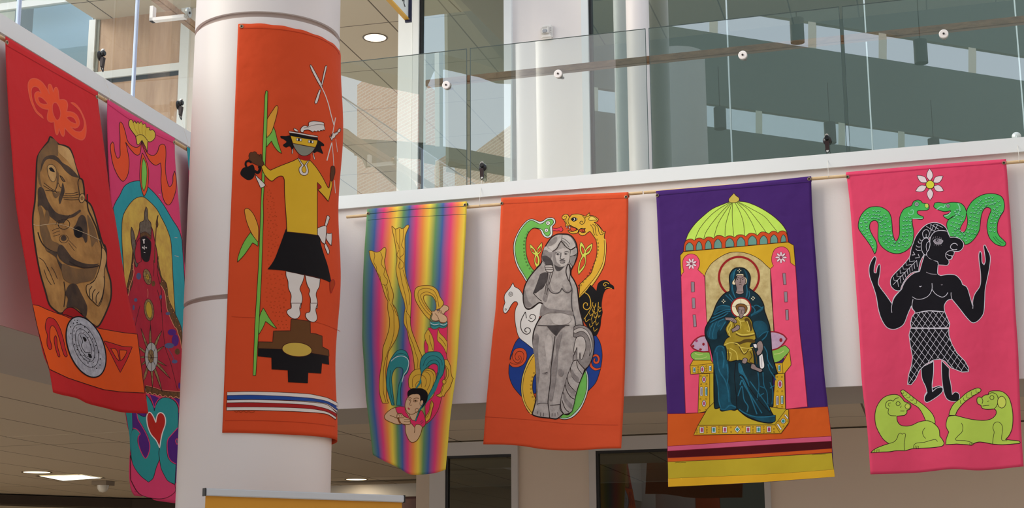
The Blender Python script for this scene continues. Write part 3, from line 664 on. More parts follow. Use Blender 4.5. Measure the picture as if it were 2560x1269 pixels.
banner('red banner with a seated gold statue painted on it, leftmost of all the banners', S1,
 '14,90 15,147 22,280 30,380 39,500 53,593 82,760 108,882 123,923 133,980', '245,230 246,260 260,363 278,503 287,540 317,723 343,837 362,967 371,1033',
 '14,90! 90,136 170,184 245,230!', '133,980! 153,986 193,995 220,1008 267,1020 307,1030 371,1033!', 'red1', art='''
@ 0 80 3
P pole_pocket_seam
S darkred 2 : 48,100 400,300 735,490
P flower_emblem orange stitched flower with two curls
f orange1b/line1/2.2 : 325,648! 270,600 232,520 212,430 213,380 235,352 270,350 310,372 345,415 372,468! 362,430 362,400 372,390 386,402 400,450! 410,420 424,415 436,440 444,508! 475,506 498,518 507,548 500,595! 545,602 580,630 596,680 585,710 560,720 528,708! 560,740 600,748 625,725 632,680 618,630 590,580 530,528! 560,535 600,580 635,655 646,720 640,780 618,808 580,800 540,775 500,735 485,716! 484,760 475,782 460,770 442,720! 436,758 426,772 415,750 405,672! 380,676 358,660 355,625 365,580! 320,572 280,540 262,500 262,462 285,446 310,460! 290,420 262,408 240,420 234,460 245,520 272,585 312,625!
f red1/line1/2 : 285,490 310,490 340,515 355,540 320,540 295,525
f red1/line1/2 : 500,640 530,632 560,650 572,685 545,680 520,665
f red1/line1/2 : 394,550 405,530 425,532 445,565 455,610 445,650 425,660 405,630 394,590
P seated_statue gold and brown seated stone figure
@ 0 80 3
f gold_stone/line_br/4 : 375,785! 385,788 440,840 480,850 520,870 545,920 558,975 575,1030 598,1095! 618,1110 630,1170 634,1250 642,1262 680,1295 710,1370 740,1480 765,1570 795,1640 800,1760 830,1870 832,1990 800,2090 750,2190 722,2208 690,2190 640,2140 560,2075 520,2066 490,2090 455,2108 420,2090 370,2040 340,1940 300,1800 270,1640 248,1470 248,1370 262,1270 270,1130 278,960 295,910 330,860 362,820!
@ 0 80 3
f shade_mid : 300,900 370,820! 385,795 430,830 436,930! 400,925 360,935 330,960 310,1010 300,1080 315,1160 300,1150 282,1080 282,965
f shade_brown : 330,945 365,925 410,925 440,945 470,980 520,1010 570,1060 590,1090 540,1080 490,1040 450,990 410,960 370,950 340,965 318,1010 305,1050 310,990
f pale_gold/line_br/1.2 : 355,1010 385,992 412,1010 425,1050 415,1110 390,1120 365,1080
f black : 366,1020! 385,1014 402,1030 412,1050! 395,1048 378,1040
f shade_mid : 420,1040 440,1060 440,1110 432,1160 415,1180 425,1120
f gold_stone/line_br/1.6 : 436,1130 450,1160 468,1175 455,1210 430,1205 412,1190 425,1165
f shade_mid/line_br/1.5 : 448,1075! 465,1085 490,1120! 470,1115
f shade_brown : 470,1130 485,1190 470,1240 450,1290 440,1250 455,1200
s line_br 1.4 : 330,1130 380,1170 420,1192
s line_br 1.4 : 325,1150 375,1180 415,1196
s line_br 1.4 : 340,1186 380,1190 420,1197 460,1200
s line_br 1.4 : 470,1222 530,1228 590,1215
s line_br 1.4 : 470,1238 530,1243 590,1238
s line_br 1.4 : 478,1252 530,1258 590,1256
s line_br 1.4 : 490,1212 540,1210 585,1200
f shade_mid : 395,1195 420,1210 440,1200 450,1215 420,1245 400,1225
f shade_brown : 305,1160 330,1180 350,1240 380,1300 420,1350 470,1370 530,1370 600,1330! 608,1342 560,1382 510,1400 470,1430 430,1425 400,1400 370,1375 340,1330 310,1300 285,1310 285,1250 285,1180
c line_br 2 : 598,1096 622,1110 632,1180 634,1230 600,1228 592,1180 585,1130
e pale_gold/line_br/1.6 615,1245 22,34 8
e gold_stone/line_br/1.2 615,1245 8,12
f pale_gold : 560,980 590,1085! 540,1020 500,960 440,900 438,845! 480,856 520,880 545,930
f shade_mid : 285,1320 300,1380 300,1480 320,1560 350,1640 400,1660 450,1655 450,1600 430,1580 390,1560 370,1500 340,1420 320,1330 300,1300
f shade_mid : 335,1420 345,1340 360,1340 372,1390 360,1440
s line_br 1.2 : 420,1445 430,1420 450,1410
s line_br 1.2 : 440,1450 450,1420 475,1415
s line_br 1.2 : 470,1440 500,1400 525,1370
s line_br 1.2 : 390,1490 420,1475 445,1470
s line_br 1.2 : 395,1510 420,1500 450,1490
s line_br 1.2 : 400,1530 425,1525 450,1515
s line_br 1.2 : 515,1560 545,1590 575,1620
s line_br 1.2 : 515,1580 540,1615 560,1640
e -/line_br/1.4 480,1440 44,38
e shade_brown 478,1545 22,22
e -/line_br/1.2 478,1550 34,30
f shade_brown : 570,1440 590,1390 615,1370 640,1390 655,1460 655,1560 640,1580 620,1540 590,1540 560,1510 550,1470
e black 588,1500 34,44 0
f shade_mid : 655,1370 690,1420 720,1500 735,1580 720,1570 690,1610 680,1560 665,1470
s line_br 2.6 : 285,1500 305,1560 340,1610 400,1645 440,1650
f shade_brown : 440,1600 470,1600 510,1650 540,1690 580,1715 640,1735 700,1740 745,1735! 700,1758 620,1760 560,1755 500,1740 450,1700 420,1650 360,1640 380,1660 420,1690 440,1740 480,1820 540,1860 590,1870 640,1850 680,1800 640,1790 560,1780 480,1750 430,1690
f shade_mid : 470,1740 560,1770 660,1770 740,1745! 720,1810 690,1860 600,1880 560,1890 500,1870 470,1830
s line_br 3 : 520,1720 560,1745 620,1765 690,1764 745,1750
f shade_brown : 520,1895 570,1890 610,1960 640,2020 655,2070 640,2140 590,2080 540,2060 500,2065 510,2000 490,1960
s line_br 3 : 655,1215 660,1320 690,1390 725,1470 750,1560 765,1620 762,1700 745,1780 720,1850 680,1885
s line_br 2 : 785,1590 800,1640 795,1730 780,1800
f pale_gold/line_br/1.6 : 765,1620 790,1640 800,1700 782,1800 785,1880 770,1990 745,2050 725,2045 700,2020 670,1990 650,1950 650,1900 680,1885 710,1860 740,1790 760,1700
s line_br 2 : 690,1905 670,1940 675,1990
s line_br 2 : 715,1925 695,1960 695,2010
s line_br 2 : 745,1945 722,1980 722,2035
s line_br 2.4 : 780,1830 785,1880 768,1980 740,2045
s line_br 1.6 : 330,1780 355,1850 385,1895
s line_br 1.6 : 355,1760 385,1830 410,1890
s line_br 1.6 : 385,1760 410,1800 430,1850
s line_br 1.6 : 290,1690 330,1720 365,1790
s line_br 2 : 480,1870 490,1960 480,2060
s crack 1 : 250,1440 280,1450 440,1440 620,1500 750,1560
P lower_bands orange and red bands at the bottom
@ 60 720 3
F orange1/ink/1.6 : 64,123 110,130 170,158 240,185 300,205 345,225 400,235 520,285 560,300 640,315 740,332 850,344 906,785 720,776 600,760 480,722 330,672 190,606 140,440 100,290
f darkred/ink/1.6 : 288,190 320,150 370,148 430,195 480,240 545,290 480,275 420,235 360,215 320,200
f red1/ink/1.5 : 165,250 180,222 205,222 235,240 270,300 295,380 310,450 325,505 312,515 298,495 280,440 262,370 235,300 210,280 195,310 195,380 208,430 205,455 190,458 175,430 172,390 175,350 160,300
f red1/ink/1.5 : 226,380 236,355 246,375 250,430 262,475 270,510 260,515 248,490 232,430
f red1/ink/1.5 : 598,395! 650,408 740,435 812,440! 775,530 722,632! 685,560 640,470
f orange1/ink/1.5 : 650,450! 692,460 712,520 712,545! 690,520
f orange1/ink/1.5 : 716,462! 770,470 745,525 722,545!
P round_medallion silver disc with dark dots
e silver/black/3 466,440 132,238 -21
e -/black/1.3 460,432 84,170 -21
e -/black/1.3 458,428 60,130 -21
e -/black/1.2 456,424 40,94 -21
f black : 440,365 460,370 470,390 455,400
f black : 480,490 500,495 510,520 490,520
s black 1.5 : 420,350 440,400 430,430 460,480 500,480
s black 1.5 : 440,500 470,520 500,540
d black 5 : 350,290 372,262 398,258 425,268 455,290 485,330 515,380 540,430 560,480 572,530 570,575 545,600 515,590 480,560 450,530 425,500 400,460 380,420 362,380 352,340
d black 4 : 375,320 395,298 420,302 450,330 480,370 500,420 520,470 530,520 520,555 490,545 455,500 430,470 405,430 388,390 376,350 380,240 400,242
''', grom=[(17, 106), (242, 243)])
PALETTE.update(dict(pink2=(222,66,112), pink2d=(190,44,90), teal2=(52,164,172,44,148,158,8,.3), teal2d=(46,150,150), orange2=(236,86,44), gold2=(222,190,84,190,146,72,14,.25), yellow2=(220,192,70), yell2d=(196,160,50), green2=(130,200,84), robe2=(190,44,60,160,36,56,9,.3), brown2=(116,80,44,84,58,36,50,.15), metal2=(120,108,96,90,76,60,60,.2), medal2=(168,140,90,110,82,50,50,.2), purple2=(84,36,124), heart2=(188,40,30), ink2=(50,26,30), black2=(26,20,22), bluish2=(84,92,130), silver2=(176,176,170), peach2=(226,150,110), whitev=(236,228,220)))
S2 = PlaneS(nL, uL, 3.9, wavy(.008, 3, tilt=.12, ztop=4.05, H=1.9))
banner('magenta banner with an orange-and-yellow flower over a robed dark-faced statue, half hidden by the column', S2,
 '269,248 268,300 273,440 285,600 300,850 314,1033 319,1064 325,1093 325,1132 323,1181 327,1220 336,1238', '437,345 438,400 453,573 465,700 474,850 480,1000 484,1150 486,1264',
 '269,248! 340,291 437,345!', '336,1238! 355,1240 374,1238 386,1249 430,1256 486,1264!', 'pink2', nx=40, art='''
@ 250 240 3
P pole_pocket_seam
s pink2d 1.8 : 60,60 200,160 380,270 550,350
P scroll_flower orange scrolls under a yellow flower
f orange2/ink2/1.5 : 95,342! 80,365 80,410 95,500 120,570 150,620 175,638 200,610 215,560 218,480 205,400 192,345! 230,400 270,440 300,430 312,340! 330,400 370,480 415,518 455,500! 460,560 458,640 468,740 490,800 518,815 545,780 570,700 572,620 560,560! 548,600 545,650 520,680 500,620 490,540 495,440 490,375 468,360 445,375 430,420 400,445 360,430 330,380 316,335! 300,370 270,385 230,365 205,330 190,270 170,210 152,195 145,230 150,300 150,380 150,450 130,465 112,420 105,360!
f yellow2/ink2/1.5 : 268,300! 225,240 215,200 228,175 245,185 250,200 262,185 272,205 285,190 296,205 310,190 320,212 340,208 348,235 372,235 372,255 400,255 415,285 408,320 380,342 358,340! 355,415 345,390 315,330! 290,365 278,360!
s yell2d 1.4 : 250,200 265,250 285,285
s yell2d 1.4 : 285,195 290,240 300,285
s yell2d 1.4 : 320,212 315,250 320,290
s yell2d 1.4 : 348,235 340,270 345,300
s ink2 1.3 : 270,302 300,288 330,300 358,335
P turquoise_arch turquoise arch round a mottled gold panel
f teal2/ink2/1.5 : 98,840! 120,790 150,740 180,680 220,650 270,636 310,640 360,680 420,740 480,820 540,920 590,1000 615,1078! 640,1500 650,2000 640,2250! 200,2200! 200,2000 160,1269 125,1000
f gold2/ink2/1.5 : 175,890! 195,850 230,800 270,765 320,755 360,780 420,840 460,910 500,990 530,1080 540,1200 550,1400 570,1700 590,1830! 500,2060 300,2000 200,1700! 178,1300 165,1100 165,950
f orange2/ink2/1.4 : 318,425! 340,465 360,530 365,600 355,700 330,755! 312,700 300,620 302,530 310,460
f green2/ink2/1.2 : 325,462! 345,510 352,580 345,660 330,715! 315,670 312,580 316,510
s silver2 1.6 : 560,1060 580,1062
s silver2 1.6 : 560,1195 590,1205
s silver2 1.6 : 440,735 455,742
P robed_statue dark-faced statue in a long patterned red robe
@ 270 640 3
f robe2/ink2/1.6 : 245,-250! 225,-160 190,-60 175,80 150,200 140,300 190,540 215,700 250,900 280,990! 340,1010 420,1030 545,1040! 560,900 556,600! 530,500 490,430 445,330 430,230 400,170 380,90 370,-20 350,-120 330,-210 290,-260
f brown2/ink2/1 : 280,970! 350,990 420,1010 548,1020! 548,1070! 430,1050 350,1035 285,1025!
s peach2 1.6 : 285,1020 300,1030 315,1018 330,1038 350,1028 370,1045 390,1035 410,1055 430,1045 450,1058 470,1048 490,1062 510,1052 530,1065 545,1058
s peach2 1 : 285,968 350,985 420,1005 548,1015
f brown2/ink2/1 : 370,0! 385,80 405,160 440,210 455,320 500,420 545,520 556,570! 552,690! 540,620 510,540 480,490 440,380 425,270 390,210! 400,170 375,90
s peach2 1.5 : 390,210 425,270 440,380 455,430 480,490 500,530 515,545 525,580 540,620 552,690
f brown2/ink2/1 : 190,-60 180,60 165,140 145,220 150,295! 165,260 185,200 185,120 200,40 205,-30!
s peach2 1.5 : 200,0 190,80 195,120 180,180 165,220 160,260 150,298
d peach2 3 : 395,100 410,190 440,240 445,300 462,350 475,390 490,420 515,465 535,520 545,560 165,180 150,240 185,60 185,100
s ink2 1.1 : 240,370 220,450 200,540
s ink2 1.1 : 340,30 345,90 340,150
s ink2 1.1 : 370,250 400,380 410,520 430,680 470,800 520,1000
s ink2 1 : 380,0 370,120 400,260 400,420
e bluish2 208,328 13,14
e bluish2 192,385 8,20
e bluish2 395,305 9,16
e bluish2 450,430 18,12
e bluish2 230,150 18,26
e purple2 480,570 32,24
e purple2 505,630 26,44
e bluish2 460,670 36,20
e bluish2 500,790 22,14
e bluish2 190,480 6,20
e purple2 535,970 8,24
e brown2 520,715 20,24
e brown2 340,205 14,22
s bluish2 1.2 : 450,690 480,740 495,780
s peach2 1 : 295,245 300,270 298,310
''' + '\n'.join('f medal2/ink2/1 : %.0f,%.0f %.0f,%.0f %.0f,%.0f! %.0f,%.0f' % (320 + cos(a - .12) * rb, 755 + sin(a - .12) * rb * 1.25, 320 + cos(a - .09) * L_ * .6, 755 + sin(a - .09) * L_ * .75, 320 + cos(a) * L_, 755 + sin(a) * L_ * 1.18, 320 + cos(a + .14) * rb, 755 + sin(a + .14) * rb * 1.25)
    for a, L_, rb in ((-1.57, 205, 50), (-1.1, 190, 50), (-.6, 125, 50), (.45, 135, 50), (.75, 205, 50), (1.2, 240, 50), (1.5, 200, 50), (1.95, 200, 50), (2.5, 100, 50), (3.1, 95, 50), (3.75, 150, 50), (-1.95, 200, 50))) + '''
e silver2/ink2/1.2 325,755 48,108
e medal2/ink2/1 322,750 22,50
s ink2 1 : 325,650 325,860
s ink2 1 : 280,755 372,760
s ink2 1 : 290,680 360,830
s ink2 1 : 360,680 290,830
e medal2/ink2/1.2 308,402 36,82 -6
e yell2d/ink2/.7 308,402 22,62 -6
s ink2 1 : 318,485 318,560
e medal2/ink2/1.2 295,155 28,60 -14
e yell2d/ink2/.7 296,155 12,24 -14
s ink2 .9 : 280,110 310,200
s ink2 .9 : 268,150 325,160
@ 250 240 3
f metal2/ink2/1.4 : 345,828! 355,850 360,920 380,950 385,1000 382,1070! 345,1050 305,1065! 298,1000 300,950 330,930 335,870
f brown2/ink2/1 : 303,1030! 340,1018 384,1050! 382,1075! 340,1045 303,1065!
f metal2/ink2/1.3 : 235,980! 250,1010 265,1080 272,1150 285,1260 268,1280 255,1200 240,1120 232,1040
f robe2/ink2/1.3 : 300,1060! 275,1100 262,1180 275,1250 310,1240! 305,1120
f black2/ink2/1.2 : 308,1062 345,1055 380,1090 382,1150 375,1200 365,1235 340,1240 315,1210 305,1140
s whitev 3 : 328,1075 330,1105
s whitev 2.4 : 320,1078 338,1074
s whitev 2.6 : 318,1130 326,1142
s whitev 2.6 : 342,1132 350,1140
s whitev 1.6 : 332,1120 333,1150
s whitev 1.2 : 328,1172 340,1174
s brown2 2.4 : 435,895 425,960 418,1040 412,1140 408,1250
f brown2/ink2/1 : 436,892 432,930 436,965 428,985 420,960 424,930
P heart_border heart and turquoise scrolls on purple
@ 300 940 3.857
F purple2 : 120,352 570,352 580,170 570,860 548,1040 300,700 150,560 118,520
f teal2d/ink2/1.4 : 252,175! 290,225 325,300 330,335! 345,280 380,225 430,205 490,215 540,255 562,310! 562,430 560,490! 500,560 460,610 450,680 460,770 490,820 540,850! 530,1040! 490,1025 455,1000 420,940 395,880 382,800! 350,880 320,980 275,1020! 200,960 140,880 112,800 105,700 105,560 125,510 165,515 195,550! 172,590 172,640 200,720 245,795! 280,740 288,650 260,560 210,470 175,410 160,355! 250,380
F teal2d : 57,352 116,352 120,500 104,560 104,700 98,740 92,580 78,480
f purple2 : 118,352! 160,352! 172,410 210,470 258,560 288,650 282,735 245,795! 200,720 172,630 178,580 195,552 165,512 122,500!
f purple2 : 285,176! 335,190 380,212! 348,265 330,322! 312,250
f purple2 : 560,490! 500,560 462,610 455,680 465,765 492,815 545,845! 570,700!
f purple2 : 520,212! 555,255 570,310! 576,215!
f bluish2/pink2/2 : 536,620 552,600 560,640 548,655
s pink2 2 : 125,500 160,510 195,552 178,580 175,630 200,720 245,790 280,730 285,650 255,560 205,470 172,410 162,352
s pink2 2 : 558,495 500,560 462,610 455,680 465,765 492,815 540,845
s pink2 2 : 285,180 310,240 332,300 345,260 375,215
s pink2 2 : 520,220 555,260 568,300
f heart2/whitev/2.6 : 280,345! 300,355 325,395 345,445! 352,400 365,365 390,350 420,365 438,410 435,470 405,560 382,690! 350,620 300,560 270,490 258,420 262,370
s ink2 1.4 : 382,690 375,740 382,800
f pink2/ink2/1.2 : 382,800! 395,880 420,940 455,1000 490,1025 530,1045! 525,1120 400,1180 200,1140 105,1000! 100,760! 110,800 140,880 200,960 275,1020! 320,980 350,880
s pink2d 1.4 : 140,1105 160,1115
''', grom=[(435, 356)])
# turquoise-topped banner mostly behind the column
S9 = PlaneS(nL, uL, 3.9, wavy(.012, 9, tilt=.03))
banner('pink banner with a turquoise top edge, only a sliver showing behind the column', S9,
 '467,366 472,425 471,560 468,700 470,900 478,1150', '600,440 604,600 606,900 600,1180', '467,366! 600,440!', '478,1150! 600,1180!', 'pink2', nx=16, ny=40, art='''
@ 0 0 1
P turquoise_band
F teal2 : 467,366 530,401 598,439 600,478 530,448 472,425
''')
PALETTE.update(dict(
 orange3=(218,78,38), orange3d=(192,62,30), green3=(124,188,78), maize=(226,160,58), yellow3=(224,178,44), white3=(226,216,208), brownskin=(92,56,34), grey3=(136,136,120), neckred=(176,36,24),
 brown3=(104,66,34), gold3=(204,170,74), blue3=(40,76,150), red3=(168,34,34), rust=(176,62,22), ink3=(70,26,18), shade3=(150,140,132), leaf=(120,190,80)))
def colh(th, z):
    t = max(0.0, min(1.0, (th - .2) / 1.4)); return .006 + .010 * t * (1 + .8 * sin(z * 9.0)) + .002 * sin(th * 5 + z * 2) * t
S3 = CylS(CC, CR, colh)
def column_banner(label, art):
    base = S3.pt(600, 1080); o = empty('cloth_banner', base, label, 'banner', 'painted cloth banners')
    b = NB(); th0, th1 = rad(-13.6), rad(138); nx, ny = 90, 100; g = []
    for j in range(ny + 1):
        v = j / ny; row = []
        for i in range(nx + 1):
            u = i / nx; th = th0 + (th1 - th0) * u - .02 * v * (1 - u)
            zt = 4.054 + .0015 * sin(th * 22) - .014 * max(0, th); zb = 2.255 - .003 * sin(th * 3)
            z = zt + (zb - zt) * v; r = CR + colh(th, z)
            row.append(b.verts.new((CC.x + r * sin(th), CC.y - r * cos(th), z)))
        g.append(row)
    for a, c in zip(g, g[1:]):
        for i in range(nx): b.faces.new((a[i], c[i], c[i + 1], a[i + 1]))
    cl = link('cloth', b, fabric('orange3'), o, smooth=True)
    md = cl.modifiers.new('thickness', 'SOLIDIFY'); md.thickness = .0012; md.offset = -1
    A_ = Art(S3, o); A_.base = .0006; A_.run(art); A_.flush()
    p = S3.pt(604, 66, .001); ax = (CAM - p); ax.z = 0; ax.normalize(); b = NB(); disc(b, p, ax, .009, .003, 20, bev=.001); disc(b, p + ax * .003, ax, .004, .0006, 12, mi=1)
    link('grommet', b, [mat('brass_grommet', (170, 150, 120), .35, .8), mat('dark_hole', (40, 30, 26), .8)], o)
column_banner('orange banner with a masked dancer beside a maize stalk, wrapped round the big column', '''
@ 450 0 5.287
P hem_stitching
s orange3d 1.6 : 795,378 1000,372 1200,380 1400,400 1600,435 1800,490 1950,560 2060,640 2110,720
@ 550 760 3.625
s orange3d 1.6 : 45,1055 200,1052 500,1058 800,1075 1040,1105
s orange3d 1.4 : 105,112 200,118 325,122
s orange3d 1.2 : 820,150 950,185 1090,245
P crossed_sticks white crossed sticks and feathers
@ 560 140 4.003
f white3/ink3/1.3 : 866,84 880,100 930,190 985,300 975,320 955,290 895,180 862,105
f white3/ink3/1.3 : 1028,95 1030,110 985,290 970,300 975,275 1012,105
f white3/ink3/1.3 : 965,330 968,350 935,465 918,478 908,462 950,345
s white3 2.2 : 975,310 1010,380 1045,480 1070,580 1100,690
s white3 2.0 : 1116,615 1105,680 1090,760 1080,820
s white3 2.6 : 1078,870 1055,950 1030,1045
s white3 1.4 : 1080,860 1090,960 1100,1110
s white3 1.0 : 1118,830 1128,900 1135,960
f white3/ink3/1.2 : 1080,800 1095,765 1110,775 1120,755 1130,765 1140,740 1160,722 1168,735 1160,760 1145,765 1135,785 1120,790 1110,815 1090,825 1080,850 1070,830 1055,800 1060,798 1075,815 1072,775
@ 560 450 4.003
s white3 1.4 : 1106,0 1110,70 1116,130
P maize_stalk green maize stalk with two cobs
@ 560 140 4.003
f maize/ink3/1.4 : 520,498 538,500 540,525 525,600 500,690 480,750 455,790 430,815 428,650 450,600 490,540
f green3/ink3/1.4 : 497,708! 515,760 540,860 578,975! 540,950 500,900 475,850! 450,880 425,910! 424,820! 460,785 480,750
@ 560 450 4.003
f maize/ink3/1.4 : 205,310 212,288 235,282 268,305 300,350 330,420 345,480 345,560 338,620 300,570 260,500 225,410
f green3/ink3/1.4 : 265,522! 300,570 340,620! 340,662! 310,640 285,627! 250,680 200,750 133,822! 140,770 170,680 210,600
@ 550 760 3.625
f green3/ink3/1.4 : 392,33! 410,60 450,130 515,220! 480,205 440,175 413,155! 390,210 352,275! 352,180 362,100
@ 560 140 4.003
F green3/ink3/1.4 : 418,350 430,345 438,355 430,700 405,1250 392,1460 395,1600 375,2200 350,2700 318,3195 290,3195 308,2700 345,2100 365,1600 380,1200 392,800 408,400
P dancer_figure masked dancer in a yellow shirt and black kilt
@ 560 450 4.003
f white3/ink3/1.5 : 620,910! 720,930 806,950! 790,1010 760,1085 775,1130 785,1190 770,1260 770,1280! 672,1280! 668,1220 672,1150 645,1080 640,1010 622,960
f white3/ink3/1.5 : 812,950! 880,965 962,985! 955,1060 930,1110 922,1150 935,1210 935,1280! 862,1280! 866,1190 850,1140 858,1100 830,1040
@ 550 760 3.625
f white3/ink3/1.5 : 645,-10! 735,-10! 722,35 728,90 705,125 670,132 630,110 605,75 615,50 645,35
f white3/ink3/1.5 : 818,-10! 885,-10! 868,50 880,110 875,145 845,162 800,145 776,110 782,80 815,65
@ 560 450 4.003
f white3/ink3/1.4 : 1035,352 1058,372 1050,400 1030,455 1010,455 1020,400
f white3/ink3/1.4 : 1030,530! 1055,535 1080,530! 1080,590 1075,655! 1050,630 1022,580
f white3/ink3/1.4 : 1012,630 1030,650 1055,710 1042,742 1025,710 1005,655
f white3/ink3/1.5 : 628,450! 720,460 800,465 930,485! 980,462 1022,460 1026,500 1020,580 1012,640! 980,620 945,555 900,535 800,508 625,492!
f black : 618,490! 700,500 850,515 948,560 970,640 1000,740 1040,860 1078,1030! 1000,995 900,965 750,935 600,905 435,892! 500,800 560,650
f rust/red3/1.4 : 1075,1000! 1100,995 1110,1040 1090,1090 1072,1130 1062,1090 1060,1030!
@ 560 140 4.003
f yellow3/ink3/1.6 : 370,1095! 400,1085 440,1125 465,1142! 560,1100 700,1045 740,1022! 800,1040 860,1042! 920,1110 980,1200 1025,1285! 1050,1320 1066,1240! 1082,1262 1080,1310 1045,1455! 1000,1400 935,1330! 935,1792! 800,1775 630,1758! 622,1600 608,1400 605,1240! 590,1205 560,1200 520,1220 480,1250 440,1225 400,1175
f red3/ink3/1.2 : 934,1262! 975,1310 950,1330 934,1340!
f neckred : 748,970! 865,970! 862,1035 805,1045 750,1020
f black : 565,800 620,800 660,795 700,820 760,850 740,900 700,910 690,960 660,905 620,915 590,890 625,860 600,835 570,820
f black : 930,840 960,850 1000,880 1000,900 970,905 992,975 960,965 930,955 905,970 880,940 900,890
F grey3 : 688,872 740,890 820,900 912,914 905,925
f grey3/ink3/1.4 : 688,872! 800,895 914,914! 890,950 850,985 805,998 760,985 720,940 695,895
f yellow3/ink3/1.4 : 664,795! 750,812 850,830 938,842! 930,880 914,914! 800,893 688,872!
f black : 652,768! 740,780 850,805 942,822! 938,845! 850,832 750,812 660,795!
f white3/ink3/1.2 : 650,750! 740,765 850,785 940,800! 938,815! 850,802 740,780 652,767!
f white3/ink3/1.2 : 698,725 715,725 745,750 735,757 705,745
f white3/ink3/1.4 : 765,740 780,710 810,695 840,705 848,690! 850,665 890,650 950,655 1000,668 1000,690 1010,720 1008,742 990,735 985,748 970,740 955,755 940,745 925,757 905,748 890,760 870,748 840,738 800,745 795,762 772,760
s shade3 1.6 : 800,720 840,712 880,695 940,685 995,688
F white/ink3/1.2 : 725,820 778,826 776,852 724,845
F white/ink3/1.2 : 845,840 897,848 893,873 843,865
F black : 742,822 760,824 758,850 740,847
F black : 862,843 880,846 878,870 860,867
f white3/ink3/1 : 683,928 690,928 690,960 684,980 678,975
f white3/ink3/1 : 886,965 892,965 910,1020 908,1038 900,1030
f white3/ink3/1.4 : 738,1022! 752,1022! 775,1060 795,1085 800,1100 815,1080 840,1045! 855,1045! 830,1085 835,1110 845,1150 835,1180 805,1195 770,1182 752,1150 755,1115 775,1095 770,1080
f yellow3/ink3/1.2 : 803,1095 818,1120 822,1150 805,1168 785,1155 780,1125
f brownskin/ink3/1.3 : 255,975 270,962 285,965 300,956 320,960 335,985 350,985 352,1005 360,985 375,985 380,1030 400,1075 390,1095 365,1105 330,1090 290,1070 250,1050 245,1030 255,1025 248,1000
f brownskin/ink3/1.3 : 1075,1105 1105,1105 1112,1160 1100,1210 1085,1250 1070,1240 1065,1190 1070,1150
f black : 165,1160 190,1120 240,1105 285,1085 305,1120 308,1180 285,1225 240,1240 195,1215 168,1190
s black 5 : 225,1110 215,1080 225,1055 250,1050 275,1065
s black 7 : 305,1150 340,1165 360,1130 350,1100
f white3/ink3/1.4 : 310,1180! 335,1210 385,1255 415,1290! 395,1310 365,1318! 345,1270 320,1215
P dotted_trail scattered dark red dashes
@ 560 450 4.003
d rust 5 : 430,60 455,100 435,120 470,130 440,155 465,160 490,180 430,190 445,215 480,215 500,225 440,245 465,265 500,250 500,285 435,285 470,290 440,320 480,320 515,320 460,345 510,355 450,370 490,365 525,365 435,400 470,405 510,400 445,430 490,435 520,440 440,470 465,480 500,470 530,455 450,510 485,520 520,500 445,550 470,560 500,540 530,550 440,590 480,600 515,585 545,570 450,630 490,640 520,620 445,670 475,680 510,665 540,650 450,710 490,720 440,750 470,760 440,800 450,840
d rust 5 : 430,930 460,950 500,940 540,960 580,940 430,980 470,990 510,985 560,995 595,980 440,1030 480,1040 520,1030 570,1040 600,1050 430,1080 470,1090 510,1075 550,1090 590,1100 420,1120 460,1130 490,1110 540,1130 580,1140 610,1120 430,1170 480,1160 520,1180 560,1170 600,1180 430,1210 470,1220 510,1215 550,1210 600,1225 620,1200 460,1250 500,1255 560,1250 600,1265
@ 550 760 3.625
d rust 5 : 465,30 490,40 520,25 550,35 580,30 480,70 510,75 540,70 570,78 590,60 500,105 540,110 580,108 520,150 560,155 600,145 530,185 570,185 600,185 545,215 580,215 610,212
P stepped_cross brown and black stepped cross with a gold oval
F brown3/ink3/1.5 : 645,135 700,138 818,155 820,262 870,268 926,288 928,385 985,415 990,470 840,445 560,408 345,400 348,340 478,342 485,242 640,240
F black : 345,400 560,408 840,445 985,470 990,548 925,535 918,628 800,620 796,716 618,706 614,598 468,590 466,484 342,472
e gold3/ink3/1.6 698,410 135,64 5
P lower_stripes white, blue and dark red stripes
f white3/ink3/1.3 : 64,795! 300,790 600,800 800,812 900,830 980,850 1068,895! 1064,980! 1000,935 900,910 780,895 600,888 300,882 62,888!
f blue3/ink3/1.1 : 65,825! 300,822 600,834 800,848 900,862 980,882 1066,925! 1065,962! 980,905 900,888 800,878 600,868 300,862 64,864!
f white3/ink3/1.3 : 62,868! 300,864 600,872 800,885 900,895 980,915 1060,985! 1050,1045! 980,1000 900,985 750,975 600,968 300,960 58,962!
f red3/ink3/1.1 : 62,892! 300,890 600,900 800,912 900,930 980,952 1056,990! 1054,1022! 980,978 900,958 800,945 600,935 300,930 60,932!
s rust 2 : 130,968 150,978 170,966 185,980 215,966 235,980 260,970 285,982 315,972
''')
PALETTE.update(dict(ribbon=(226,180,62), ribline=(112,72,30), teal4=(52,142,142), teal4d=(40,116,122), hotpink=(232,52,102), skin4=(220,182,140), hair=(22,18,18), bangle=(128,74,38), lineteal=(36,70,74), white4=(220,226,224), olive4=(142,150,70)))
